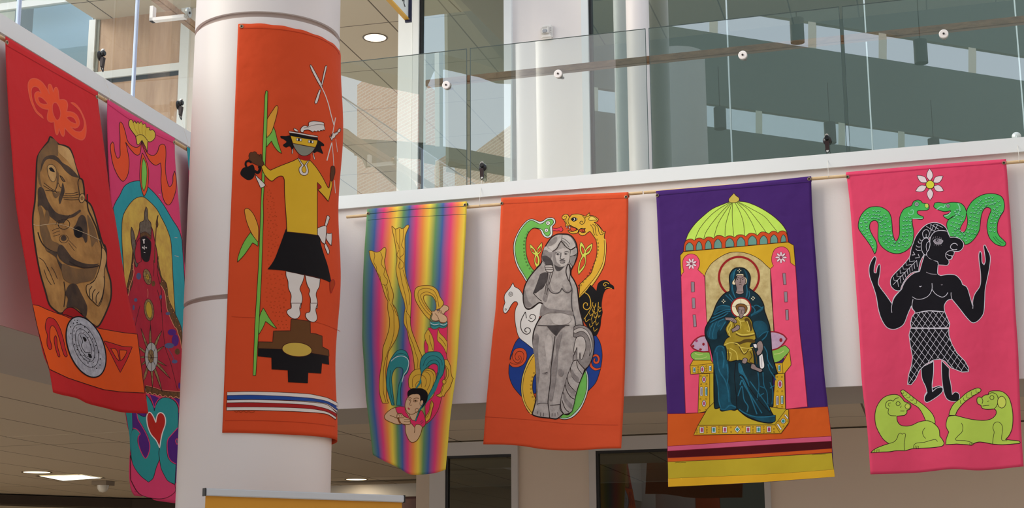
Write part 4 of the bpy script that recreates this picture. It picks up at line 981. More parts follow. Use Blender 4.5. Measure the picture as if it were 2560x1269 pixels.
def rainbow():
    m = bpy.data.materials.new('rainbow_striped_cloth'); m.use_nodes = True; nt = m.node_tree; b = nt.nodes['Principled BSDF']
    uv = nt.nodes.new('ShaderNodeUVMap'); sx = nt.nodes.new('ShaderNodeSeparateXYZ'); nt.links.new(uv.outputs[0], sx.inputs[0])
    n = nt.nodes.new('ShaderNodeTexNoise'); n.inputs['Scale'].default_value = 5; nt.links.new(uv.outputs[0], n.inputs['Vector'])
    ma = nt.nodes.new('ShaderNodeMath'); ma.operation = 'MULTIPLY_ADD'; ma.inputs[1].default_value = .03; nt.links.new(n.outputs[0], ma.inputs[0]); nt.links.new(sx.outputs['X'], ma.inputs[2])
    sb = nt.nodes.new('ShaderNodeMath'); sb.operation = 'SUBTRACT'; sb.inputs[1].default_value = .015; nt.links.new(ma.outputs[0], sb.inputs[0])
    r = nt.nodes.new('ShaderNodeValToRGB'); nt.links.new(sb.outputs[0], r.inputs[0]); nt.links.new(r.outputs[0], b.inputs['Base Color'])
    G, Bl, P, O, Y = (104, 148, 92), (66, 98, 158), (224, 66, 120), (240, 138, 72), (236, 208, 74)
    st = [(0, G), (.09, Bl), (.17, P), (.24, O), (.30, Y), (.365, G), (.43, Bl), (.505, P), (.57, O), (.635, Y), (.70, G), (.765, Bl), (.845, P), (.91, O), (.98, Y)]
    e = r.color_ramp.elements; e[0].position = 0; e[0].color = (*lin(G), 1); e[1].position = .98; e[1].color = (*lin(Y), 1)
    for p, c in st[1:-1]: q = e.new(p); q.color = (*lin(c), 1)
    b.inputs['Roughness'].default_value = .8; b.inputs['Specular IOR Level'].default_value = .2; MATS['rainbow'] = m; return m
_w4 = wavy(.016, 7, tilt=.10)
S4 = PlaneS(nR, uR, 9.0, _w4)
banner('rainbow-striped banner with a flying figure and yellow ribbons', S4,
 '918,522 915,565 911,627 907,715 906,807 906,852 911,927 915,993 924,1067 932,1136', '1167,503 1166,540 1161,640 1155,740 1149,815 1143,902 1139,942 1127,1030 1120,1105 1114,1173',
 '918,522! 1040,512 1167,503!', '932,1136! 957,1150 995,1168 1025,1185 1060,1185 1090,1181 1114,1173!', 'red1', uvmat=rainbow(), art='''
@ 890 490 4.003
P pole_pocket_seam
s lineteal 1.4 : 115,178 300,160 600,130 900,112 1100,100
s lineteal 1.0 : 115,240 400,215 700,200 1100,180
P yellow_ribbons long looping yellow ribbons
f ribbon/ribline/1.6 : 130,548! 155,545 200,560 240,550 270,520 290,512 300,530 295,600 285,650 300,740 330,830 350,900 370,960 374,1010 360,1070! 400,1130 425,1220 432,1280 430,1330 405,1420 360,1500 325,1560 310,1640 298,1760 305,1900 305,2000 325,2070! 265,2070! 240,1990 232,1900 240,1780 262,1640 270,1520 300,1430 330,1330 335,1230 318,1130 320,1050! 290,990 250,860 200,740 150,640
f ribbon/ribline/1.6 : 358,298! 375,312 390,328 420,322 438,312 455,325 480,318 505,292 528,290 528,310 505,360 490,420 490,560 488,700 500,800 525,890 550,970 552,1050 545,1220! 545,1280 560,1350 590,1430 625,1520 660,1600! 645,1700 640,1760 585,1740! 580,1660 560,1540 530,1440 510,1340 480,1270 482,1180 492,1120! 480,1050 450,960 420,850 400,730 410,640 400,530 380,410 365,350
f ribbon/ribline/1.6 : 735,1235! 690,1190 640,1120 600,1050 584,980 600,920 650,898 720,892 780,910 820,950 838,1000 875,1060 870,1090 845,1120! 800,1140! 802,1090 790,1040 760,1000 720,988 685,992 675,1020 690,1060 720,1110 760,1160!
s ribline 1.2 : 180,560 188,600 178,660 205,710 210,760 240,800 245,850
s ribline 1.2 : 245,560 262,610 255,680 285,730 280,790 315,840 310,880 290,890 255,875
s ribline 1.2 : 285,890 305,940 325,1040
s ribline 1.2 : 305,880 322,960 335,1050
s ribline 1.2 : 395,330 405,450 425,490 432,530
s ribline 1.2 : 435,325 438,500 440,640 438,720
s ribline 1.2 : 475,325 470,430 455,490 478,530 475,580 440,620 475,670 470,715 440,728 425,700 440,640 410,590 430,540
s ribline 1.2 : 438,728 460,860 490,980 510,1100 505,1160
s ribline 1.2 : 470,735 510,880 535,1000 530,1090
s ribline 1.2 : 345,1075 375,1150 380,1250 378,1370 350,1480 310,1580 280,1700 272,1850 275,1960 300,2060
s ribline 1.2 : 370,1085 400,1170 425,1210
s ribline 1.2 : 500,1150 535,1200 545,1225
s ribline 1.2 : 500,1170 505,1260 530,1380 570,1480 600,1580 620,1640 612,1720
s ribline 1.2 : 745,1195 690,1140 640,1060 620,990 635,940 700,922 770,940 805,990 820,1050 830,1110
s ribline 1.2 : 755,1175 700,1110 655,1030 650,985 690,960 740,965 785,1000 805,1060
P pink_trousers hot pink trousers with teal cuffs
@ 890 690 4.003
f hotpink/ribline/1.4 : 722,515! 830,520 915,490! 912,640 905,780 915,835! 890,900 890,990 860,1180 850,1240 820,1340 760,1430 700,1480! 690,1300! 760,1100 780,900 690,760! 682,690 692,640 720,600
f ribbon/ribline/1.3 : 722,528! 748,570 770,620 780,680 778,752! 720,755! 722,700 700,650 686,600 700,560
f ribbon/ribline/1.3 : 822,525! 840,570 880,610 910,650! 915,700 905,778! 880,720 850,680 815,640 815,580
s ribline 1.2 : 735,590 742,650 770,740
s ribline 1.2 : 830,610 870,650 900,700
f ribbon/ribline/1.5 : 880,835! 915,838 945,900 950,960 960,1005 975,1020! 955,1070 935,1120 895,1170 880,1205! 865,1195 855,1208 825,1205 800,1190! 840,1170 860,1110 880,1060 905,990 900,920 882,880
s ribline 1.2 : 885,880 925,940 920,1010 890,1060 850,1185
e ribbon/ribline/1.4 882,1055 20,23
f skin4/ribline/1.4 : 840,325 865,300 878,288 900,292 918,300 928,318 920,340 895,355 875,378 850,372 835,350
f skin4/ribline/1.4 : 760,352 785,350 792,338 806,336 815,345 828,342 838,350 852,345 860,372 895,395 912,425 905,455 875,465 840,455 832,440 800,448 765,440 752,415 765,385
s ribline 1.2 : 790,372 815,400 832,440
s ribline 1 : 818,345 826,370
s ribline 1 : 838,350 846,372
f teal4/ribline/1.4 : 738,432! 750,450 790,458 830,448! 850,468 885,468 912,445! 915,490 890,515 850,518 832,508! 810,525 770,528 745,500
s white4 1.3 : 742,465 780,485 830,478 
s white4 1.2 : 838,478 880,488 914,470
s lineteal 1.2 : 745,488 790,500 832,488 880,505 914,485
P teal_scarf looping teal scarf
f teal4/lineteal/1.5 : 358,1290! 330,1200 305,1090 310,960 335,860 360,810 400,755 440,735 480,740 510,765 530,830 532,900 515,960 480,1000 460,1060 445,1150 450,1290! 405,1290! 415,1180 430,1080 465,990 468,930 440,912 405,915 375,950 358,1020 365,1120 385,1290!
s lineteal 1.2 : 350,850 400,790 450,770 500,790 525,830
s white4 1.6 : 350,850 400,810 460,798 510,820 528,870 510,940 480,985 460,1060
s lineteal 1.2 : 345,940 338,1080 355,1200 380,1290
f ribbon/ribline/1.5 : 530,1110! 525,1040 545,980 590,935 650,925 700,930! 740,925 790,960 800,1030 790,1120 770,1200 700,1260! 
f hotpink/ribline/1.2 : 720,920! 750,885 790,878 820,900 825,940 800,985! 780,940 750,925
s ribline 1.1 : 600,1112 600,1075 630,1050 655,1065 655,1110
s ribline 1.1 : 565,1110 570,1020 620,985 680,1000 705,1050 690,1110
s ribline 1.1 : 655,960 710,960 745,1010 735,1090 710,1140
s ribline 1.1 : 680,940 750,950 780,1010 765,1110 730,1190
f teal4/lineteal/1.5 : 600,1120! 640,1050 652,970 640,900 655,820 700,770 770,755 840,765 880,830 885,900 870,980 830,1040 800,1100 760,1190 700,1265! 690,1250! 740,1160 780,1080 805,1010 820,940 815,890 780,872 740,890 690,930 660,975 640,1060 615,1110!
s lineteal 1.2 : 670,900 700,830 760,795 820,810 860,860 855,950
s lineteal 1.2 : 700,900 740,850 800,840 835,880 830,960 800,1040
@ 900 880 4.003
F teal4 : 820,130 840,150 760,380 680,490 590,600 558,690 548,680 580,600 660,480 740,370
P flying_figure reclining figure with black hair
f skin4/ribline/1.5 : 360,550! 310,570 262,610 243,645 262,675 310,700 360,718 400,720 415,712! 455,730! 455,790 475,850 500,890 530,900 570,880 605,820 625,745! 640,690 560,600 470,570
f hotpink/ribline/1.4 : 355,555! 400,542 450,548! 455,590 475,620 500,660 560,685! 580,640 610,580 640,620 655,680 655,720 628,752! 600,725 560,725 548,752! 520,720 495,690 460,650 440,640 400,630 370,600
f skin4/ribline/1.5 : 490,620! 560,600 585,560! 580,620 560,682! 520,675
f skin4/ribline/1.5 : 375,610! 395,615 415,612 440,640 470,655 495,665 505,700 498,720 460,722 415,712 400,690 370,655
s ribline 1.2 : 300,632 330,640 360,655 400,655 445,655
s ribline 1 : 385,615 400,650
s ribline 1 : 405,612 422,648
s ribline 1 : 440,690 470,695 500,690
s ribline 1 : 440,672 470,672 492,672
s ribline 1.4 : 548,750 548,780 543,805
s bangle 4 : 385,650 388,680 402,710
f ribbon/ribline/1.4 : 715,480! 735,520 720,580 700,660 660,700! 655,650 690,590 700,530
s ribline 1.1 : 715,500 700,590 665,660
f skin4/ribline/1.5 : 480,445 520,420 570,415 600,430 610,480 632,480 635,510 622,545 600,560 590,590 560,598 540,615 500,618 470,595 452,550 455,500
e skin4/ribline/1.2 618,505 18,30 15
e -/ribline/1.2 568,580 16,22 20
f hair : 475,430 480,390 520,362 570,360 620,362 660,385 678,420 672,480 650,520 620,555! 615,540 632,500 625,480 600,488! 605,440 580,418 545,420 510,422 485,445
s ribline 1.4 : 478,452 500,450 515,466
s ribline 1.4 : 530,470 560,458 590,462
s ribline 1.2 : 475,470 495,465 505,478 490,484
s ribline 1.4 : 530,490 550,478 575,486 560,496 535,494
e hair 555,486 6,6
s ribline 1.2 : 510,480 500,510 495,525 505,532 520,525
f hotpink/bangle/.8 : 480,552 490,560 500,566 490,575 482,566
f skin4 : 470,500 475,520 468,530 460,520
f teal4/lineteal/1 : 645,500! 600,580 560,690! 550,685! 590,580 625,520
s lineteal 1.1 : 600,700 625,680
s lineteal 1.1 : 610,715 635,690
P hair_topknot
f teal4 : 600,240 615,300 580,345 565,362! 555,358! 590,300 605,250
''', grom=[(920, 533), (1162, 512)])
PALETTE.update(dict(orange5=(220,84,46), orange5d=(190,66,36), green5=(116,190,88), white5=(232,228,222), mint5=(214,230,220), gold5=(228,178,58), goldl=(238,206,96), lime5=(218,222,92), ink5=(40,26,24), black5=(24,22,24), blue5=(32,64,142), pinkred=(226,60,84),
 stone5=(196,188,182,148,140,136,22,.22), stone5l=(206,198,192,176,168,162,24,.2), stone5m=(158,150,146,120,112,110,24,.2), stone5d=(84,78,78,62,56,56,16,.2)))
S5 = PlaneS(nR, uR, 9.0, wavy(.013, 12))
banner('orange banner with a grey stone statue between a green snake and a golden dragon', S5,
 '1253,494 1250,568 1244,678 1239,770 1231,842 1222,940 1214,1030 1208,1110', '1571,480 1570,568 1567,680 1565,780 1563,900 1559,1010 1553,1120',
 '1253,494! 1410,487 1571,480!', '1208,1110! 1267,1111 1311,1115 1356,1122 1404,1125 1446,1125 1507,1121 1553,1120!', 'orange5', art='''
@ 1200 470 4.092
P pole_pocket_seam
s orange5d 2 : 220,160 500,148 900,125 1300,108 1512,100
@ 820 950 2.909
s orange5d 1.4 : 1140,265 1300,275 1500,290 1700,312 1900,322 2110,325
P blue_crescent blue crescent with an orange spiral
@ 1230 760 4.003
f blue5/ink5/1.3 : 275,330! 340,390 420,455 500,600! 500,850 290,920! 210,820 172,720 168,650 172,598! 200,625 260,628 310,605 345,550 345,490 320,450 275,437 235,450 205,490 180,560! 182,520 205,450 235,380
f orange5/ink5/1 : 172,598! 205,626 260,628 315,600 345,545 345,485 315,445 270,437 225,455 205,500 208,545 235,580 265,585 290,560 290,525 270,515 262,525 275,545 262,560 240,552 230,520 240,490 265,470 300,475 318,505 315,550 290,585 245,600 205,595 185,580!
P blue_crescent blue crescent with an orange spiral
f blue5/ink5/1.3 : 1010,320! 1040,308! 1080,380 1100,470 1100,560 1085,650! 1040,780 965,865! 900,900 900,500
f orange5/ink5/1 : 1085,650! 1030,662 985,630 972,580 990,525 1030,500 1065,510 1080,550 1065,590 1030,595 1012,570 1020,545 1035,540 1030,565 1045,575 1058,560 1055,535 1035,522 1005,540 995,580 1010,620 1045,640 1090,632!
P golden_dragon golden dragon with a curling mane
@ 1230 500 4.003
f gold5/ink5/1.5 : 868,985! 880,850! 860,860 920,800 990,730 1020,640 1045,560 1050,470 1040,400 1010,350 980,310! 950,330 935,345 900,355 870,335 870,305 885,285! 910,290 935,280 925,300 935,320 900,325! 870,310 850,330 800,335 765,315 760,300! 800,315 830,305 855,295 840,280 800,262 770,255 735,262! 738,240 720,200 700,180 708,155 735,140 762,148 775,175! 800,145 860,138 905,150 935,160! 975,125! 980,155! 1010,155 1040,170 1065,190! 1050,215 1020,222! 1060,245 1090,280 1120,320 1135,310! 1125,350 1122,370! 1140,430 1140,520 1125,640 1080,740 1000,860 920,950
s goldl 2.4 : 1132,390 1135,480 1130,560 1105,660 1050,760 980,860 900,955
s ink5 1.1 : 1122,400 1126,480 1118,580 1095,660 1040,760 960,860 880,955
f orange5/ink5/1.1 : 755,270! 785,268 820,275 845,290 830,305 800,312! 785,295 770,285
f white5/ink5/.9 : 742,262! 754,262 750,285!
f white5/ink5/.9 : 770,262! 784,268 778,300!
s ink5 1.3 : 735,262 765,258 800,262 840,278 862,295 862,315
s ink5 1.2 : 715,192 740,185 748,165 735,158 720,170
s ink5 1.2 : 770,180 760,210 775,245 800,258
s ink5 1.2 : 738,190 742,225 755,245
f black5/ink5/.8 : 792,190 812,172 840,176 855,188 840,205 812,212
f white5 : 815,178 828,182 832,192 822,205 812,208 824,192
e white5/ink5/.6 847,188 6,5
s ink5 1.5 : 905,160 928,180 930,215 905,242 880,232 885,212 902,210 908,225
s ink5 1.5 : 870,300 885,285 910,282 925,300 915,318 900,312 902,300
s ink5 1.3 : 930,180 945,165 965,160 980,150
f goldl/ink5/1.2 : 965,190! 985,165 1010,165 1035,180 1050,200! 1015,200 985,205
s ink5 1.3 : 1005,240 1030,260 1035,300 1045,350 1060,350
s ink5 1.3 : 1030,240 1060,270 1070,320 1090,345 1112,340
s ink5 1.3 : 1050,240 1085,280 1100,325 1125,335
s ink5 1.3 : 985,245 1010,280 1015,320 1030,352
e -/ink5/.9 1052,395 6,7
e -/ink5/.9 1062,430 6,7
e -/ink5/.9 1063,465 6,7
e -/ink5/.9 1062,500 6,7
e -/ink5/.9 1056,535 6,7
e -/ink5/.9 1048,567 6,7
e -/ink5/.9 1036,603 6,7
e -/ink5/.9 1022,635 6,7
e -/ink5/.9 1009,668 6,7
e -/ink5/.9 992,698 6,7
e -/ink5/.9 977,728 6,7
e -/ink5/.9 957,758 6,7
e -/ink5/.9 937,788 6,7
e -/ink5/.9 913,820 6,7
e -/ink5/.9 892,850 6,7
e -/ink5/.9 863,880 6,7
@ 1230 760 4.003
f gold5/ink5/1.5 : 425,485! 445,560 440,690! 415,740 405,820 412,880 430,930 442,960! 430,1040 402,1105! 360,1070 320,990 295,900 292,800 310,700 345,600 380,530
s goldl 2.4 : 415,500 360,590 315,710 300,820 305,920 340,1020 390,1095
s ink5 1.1 : 418,510 372,590 325,700 308,820 315,920 345,1010 398,1085
F -/ink5/.9 : 414,680 428,684 424,698 412,694
e -/ink5/.9 406,728 7,7
e -/ink5/.9 396,768 7,7
e -/ink5/.9 390,805 7,7
e -/ink5/.9 390,845 7,7
e -/ink5/.9 394,885 7,7
e -/ink5/.9 406,928 7,7
e -/ink5/.9 427,962 7,7
P green_snake green snake with a red tongue
@ 1230 500 4.003
f pinkred/ink5/1.2 : 600,278! 640,282 675,275 690,262! 710,295 688,318 675,305! 650,308 620,305 600,308!
f mint5/ink5/1.4 : 348,828! 310,760 260,680 230,600 215,500 220,420 245,350 290,270 350,205 400,188 450,205 480,215 515,205! 550,180 600,175 630,195 632,230 605,262 605,300 605,340 590,365 560,378 530,370 505,345 490,310 470,290! 420,280 385,300 355,345 338,420 340,520 355,590 385,660 425,712!
f green5/ink5/1.3 : 355,805! 320,745 275,670 245,595 230,500 235,430 258,355 300,280 355,218 400,202 445,222 480,238 515,225 555,195 595,190 615,210 610,235 582,262 580,300 582,335 565,358 540,355 520,330 505,300 480,285! 420,278 385,300 355,345 338,420 340,520 355,590 385,660 425,712! 400,760
e white5/ink5/1 561,229 22,21
e black5 559,229 6,6
e white5/ink5/1 544,301 20,19
e black5 544,301 5,5
e -/ink5/.9 362,318 7,7
e -/ink5/.9 347,345 7,7
e -/ink5/.9 334,378 7,7
e -/ink5/.9 323,410 7,7
e -/ink5/.9 320,445 7,7
e -/ink5/.9 320,482 7,7
e -/ink5/.9 322,518 7,7
e -/ink5/.9 325,552 7,7
e -/ink5/.9 334,585 7,7
e -/ink5/.9 343,618 7,7
e -/ink5/.9 357,652 7,7
e -/ink5/.9 377,684 7,7
e -/ink5/.9 399,714 7,7
@ 1230 760 4.003
f mint5/ink5/1.4 : 935,645! 955,690 965,770 958,870 930,960 885,1050 820,1120 760,1148 700,1150 660,1132! 700,1090 800,1000 880,800
f green5/ink5/1.2 : 932,665! 948,720 950,800 940,880 905,980 860,1050 800,1110 750,1135 700,1138 675,1125! 700,1090 800,1000 880,780
P knot_emblem yellow looped knot
@ 1230 500 4.003
f lime5/ink5/1.1 : 378,438! 400,455 430,490 445,515! 460,470 500,420! 500,470 485,520 462,545! 478,600 470,650! 445,672! 428,640 422,590 430,550! 405,530 385,490
f orange5/ink5/1 : 388,475! 415,495 430,525! 405,515
f orange5/ink5/1 : 490,460! 485,500 458,530! 458,500
f orange5/ink5/1 : 445,560! 458,590 455,640! 438,620 436,585
P knot_emblem yellow looped knot
f lime5/ink5/1.1 : 890,415! 915,445 935,495! 960,460 1005,430! 1000,480 975,530 940,552! 940,620 920,680 868,745! 860,720 862,660 880,600 900,558! 880,510 878,450
f orange5/ink5/1 : 895,460! 915,480 925,520 908,540! 895,500
f orange5/ink5/1 : 990,460! 975,500 940,530! 948,500
f orange5/ink5/1 : 918,565! 930,590 925,640 875,705! 882,640 895,600
P black_bird black bird with a golden wing pattern
f black5/black5/1 : 865,985! 940,910 985,848! 1010,870 1045,910! 1060,840 1090,810 1130,800 1165,812 1185,840! 1215,860 1220,890! 1180,880 1140,892 1120,920! 1105,970 1095,1050 1105,1120! 1090,1190 1080,1270 1045,1350 1015,1355! 980,1300 930,1230 890,1150
s gold5 1.6 : 1170,838 1150,825 1125,828 1115,845 1130,860 1142,850 1135,842
s gold5 1.4 : 1130,885 1160,872 1200,885
s gold5 2.0 : 930,925 965,950 985,1000 985,1060 955,1095 920,1080 915,1045 935,1025 955,1035 952,1055
s gold5 1.3 : 1010,1020 1000,1060 980,1100 950,1150 920,1190
s gold5 1.3 : 1040,1030 1025,1080 1010,1140 990,1200
s gold5 1.3 : 1065,1020 1060,1090 1050,1150 1030,1220
s gold5 1.2 : 1010,1050 1020,1080 1040,1050
s gold5 1.2 : 1068,1060 1078,1085 1092,1068
s gold5 1.2 : 1003,1085 1012,1115 1028,1090
s gold5 1.2 : 1065,1090 1075,1118 1092,1098
s gold5 1.2 : 975,1125 985,1155 1005,1135
s gold5 1.2 : 1025,1110 1032,1140 1045,1118
s gold5 1.2 : 1020,1150 1030,1178 1045,1158
s gold5 1.2 : 1060,1145 1066,1172 1082,1150
s gold5 1.2 : 932,1180 940,1215 975,1190
s gold5 1.2 : 1000,1200 1005,1235 1030,1210
s gold5 1.2 : 1040,1215 1045,1250 1065,1225
s gold5 1.2 : 975,1235 985,1270 1010,1245
s gold5 1.2 : 1015,1270 1025,1310 1055,1285
P white_horse white horse with black spirals
f white5/ink5/1.4 : 210,825! 225,865! 270,890 300,930 312,960! 420,990 510,1035! 505,1110 470,1180 440,1300! 420,1495! 340,1430 270,1370 240,1270 228,1170 235,1090 258,1040 250,1018! 225,1015 195,1045 165,1100 135,1132 115,1115 112,1080 130,1025! 122,980 130,940 165,895! 178,880!
e -/ink5/1.2 187,940 20,22
e -/ink5/1.1 187,938 9,10
e -/ink5/1.1 137,1092 8,8
@ 1230 760 4.003
s ink5 2 : 335,75 310,120 290,170 290,240 315,285 350,300 380,280 382,250 355,235 330,248 332,272 350,278
s ink5 1.8 : 335,80 345,140
s ink5 1.8 : 362,158 395,175 430,150 432,115 400,102 378,118 385,142 402,140
P stone_statue grey shaded stone figure
@ 1230 500 4.003
f stone5/ink5/3 : 700,338! 760,342 800,365 835,415 850,470 855,530 840,600 810,660 790,700! 790,750 820,800 850,870 862,960 865,1000! 880,1100 905,1200 915,1260! 960,1290 1000,1340 1020,1400 1018,1480 1005,1560 970,1640 900,1760 850,1900 820,2020 800,2100! 760,2145 715,2135! 650,2185 580,2180 500,2172 440,2160 405,2140 420,2080 442,1990! 445,1850 440,1700 430,1550 412,1450 410,1360 425,1290 455,1220 500,1150 512,1060 500,1030 470,1025! 420,1060 380,1088 345,1085 320,1040 312,970 320,890 345,820 390,750 440,690 480,650! 500,610 498,570 515,500 560,420 600,370 650,342
f stone5m : 515,500! 545,470 605,515! 600,560 590,600 620,680! 560,650 525,640 500,600 500,560
f stone5l : 515,500! 530,465 560,475 605,515! 575,520 545,500
f stone5d : 500,560! 540,555 590,590 615,650 600,660 540,650 525,620 505,600
f stone5d : 620,640! 660,665 700,665 740,640! 700,690 670,710 640,700
f stone5m : 555,470 570,420 605,385 650,370 640,420 600,450 580,490
f stone5l : 700,345! 690,400 665,440 630,485 605,505! 560,470 575,460 620,445 660,400 680,370
f stone5l/stone5d/1.1 : 700,345! 760,350 800,380 830,430 840,465! 800,495 760,480 720,450 692,410! 700,380
f stone5/ink5/1.3 : 785,500! 840,468 852,530 800,560 778,560!
f stone5m/ink5/1.3 : 778,562! 845,555 835,600 810,660 775,625!
f stone5l : 640,520 680,490 730,480 775,500 778,560 770,610 740,650 700,665 660,650 630,600
f stone5m : 605,520 640,515 635,560 650,620 690,655 650,660 620,630
s ink5 1.8 : 605,515 650,480 692,412 740,465 790,495 840,465
s stone5d 1.6 : 635,530 655,518 680,522
s stone5d 1.6 : 720,522 745,512 770,520
e stone5d 658,540 9,7
e stone5d 738,537 8,7
e -/stone5d/.9 658,540 16,9
e -/stone5d/.9 738,537 15,9
s stone5d 2.2 : 690,525 688,560 682,582 700,592 725,585
s stone5d 2.4 : 676,605 700,600 732,606
s stone5d 1.6 : 680,625 705,632 730,622
f stone5m : 676,608 705,603 732,608 725,622 700,630 684,622
s stone5d 1.4 : 705,380 740,400 780,440
s stone5d 1.4 : 700,400 740,430 770,470
s ink5 2 : 790,700 770,640 750,660 740,720 760,790 780,820
s ink5 1.6 : 770,640 782,720 775,800 790,860
f stone5d : 480,740! 520,722 560,722! 555,770 540,830 510,880 480,900 440,930 408,932! 430,880 460,800
f stone5m : 560,725! 530,900 505,990 540,1020 560,960 575,880 580,760
f stone5l/ink5/1.4 : 530,655 560,648 600,650 612,680 612,710 590,722 550,715 535,690
s ink5 1.4 : 532,672 570,672 608,675
s ink5 1.4 : 538,692 575,694 610,695
s ink5 1.4 : 560,725 552,800 535,880 530,940
s ink5 1.4 : 608,722 585,800 560,880 545,945
s stone5d 1.2 : 585,725 570,800 548,880
f stone5m : 580,840 560,870 575,910 600,930 650,935 690,905! 650,920 610,905 590,880
f stone5m : 705,850 705,890 730,920 775,925 800,900 790,870 780,905 740,905
s stone5d 2 : 565,880 590,920 640,935 680,915 698,880
s stone5d 2 : 700,880 725,915 765,925 800,895
s ink5 1.6 : 412,930 470,990 500,1010
s ink5 2.4 : 345,1085 400,1080 470,1028 512,1045
s stone5d 2.2 : 780,820 800,890 795,970 800,1080 830,1200 835,1250
f stone5m : 330,900 360,1000 400,1050 345,1075 322,1030 318,960
f stone5m : 500,1040 560,1080 700,1100 800,1110 810,1150 700,1130 560,1130 480,1160
f stone5l : 590,1150 680,1130 760,1150 790,1200 740,1240 650,1245 600,1210
@ 1230 760 4.003
s stone5d 2.2 : 455,210 560,215 680,212 775,210
f stone5d : 550,222! 640,215 735,218! 690,250 640,320! 590,270
s ink5 1.8 : 630,318 620,400 605,520 590,640 585,760 570,880 560,980 572,1080 575,1135
f stone5m : 440,290 470,330 460,450 470,600 480,680 460,850 460,980 445,1000 445,850 440,700 430,560 412,450 412,350
f stone5l : 560,300 600,340 605,440 580,600 560,640 540,500 530,400
f stone5m : 600,640 640,500 640,360 700,280 660,480 650,640 630,800 600,960 575,960 590,800
f stone5m : 660,660 690,650 715,680 700,720 670,710
f stone5m : 500,690 530,680 560,680 550,705 515,700
s stone5d 1.8 : 528,692 555,678
s stone5d 1.6 : 450,1000 490,990 560,990 
s stone5d 1.6 : 580,1010 640,1005 690,1000
s ink5 1.6 : 690,960 680,1040 700,1080 720,1100
s stone5d 1.3 : 455,1100 458,1070
s stone5d 1.3 : 485,1118 488,1080
s stone5d 1.3 : 515,1122 518,1085
s stone5d 1.3 : 600,1125 602,1090
s stone5d 1.3 : 632,1122 632,1090
s stone5d 1.3 : 660,1105 655,1080
f stone5m/ink5/1.6 : 820,225! 850,210 900,210 960,235 1000,285 1018,350 1018,440 1005,530 970,610 930,650! 880,600 850,560 810,570! 812,520! 835,470 820,440! 838,350 842,330 818,325!
f stone5l/ink5/1.2 : 820,260 880,235 940,255 980,310 1000,380 995,460 975,520! 985,400 955,310 900,270 830,290
f stone5l/ink5/1.3 : 842,340 870,320 910,325 935,370 938,440 920,500 905,545! 890,550 880,480! 870,555 852,550 850,490! 850,430 835,470 815,480! 825,400
f stone5/ink5/1.4 : 812,570! 850,562 880,600 925,650! 910,700 870,800 840,900 820,1000 800,1070! 770,1090 720,1100! 690,1040 690,950 720,840 760,700
s ink5 1.8 : 785,640 800,720 850,780 880,780
s ink5 1.8 : 750,730 770,800 820,860 840,880
s ink5 1.8 : 730,800 750,870 790,930 830,950
s ink5 1.8 : 710,880 730,960 770,1010 810,1040
s ink5 1.8 : 700,960 730,1040 770,1080
s ink5 1.6 : 845,570 860,640 905,700
f stone5m : 800,650 830,700 870,740 860,790 820,750 790,700
f stone5m : 745,760 780,830 830,870 825,920 780,880 740,820
f stone5m : 720,880 750,950 800,1000 800,1050 750,1010 715,950
''', grom=[(1254, 508), (1565, 492)])
PALETTE.update(dict(purple6=(68,34,108), purple6d=(50,22,84), lime6=(196,232,96), gold6=(214,170,40), goldfin=(206,184,84), pink6=(240,84,120), arch6=(206,74,30), teal6=(104,152,140), ink6=(58,34,20), linered=(130,28,44), leaf6=(176,152,98,212,196,140,22,.2), halo6=(150,30,32),
 robe=(18,52,64,10,34,44,10,.2), robel=(42,118,146,24,82,108,24,.2), robem=(24,84,106,18,62,80,16,.2), facegrey=(158,138,134,136,116,114,30,.2), creamh=(232,222,186), robe_gold=(176,152,44,140,118,30,14,.2), robe_goldl=(212,192,88), robe_goldd=(84,64,22), hair6=(124,84,40), grey6=(150,140,150), pinkw=(238,214,222), black6=(18,16,20), lilac=(206,176,200,184,150,180,26,.2), dark_red6=(150,28,44), green6=(140,190,84), green6l=(190,208,120), orange6=(214,92,30), mar6=(76,4,14), rose6=(214,92,128), olive6=(196,172,44), olive6h=(230,176,40), whitef=(236,232,232), gem=(52,142,142), gemp=(176,66,110)))
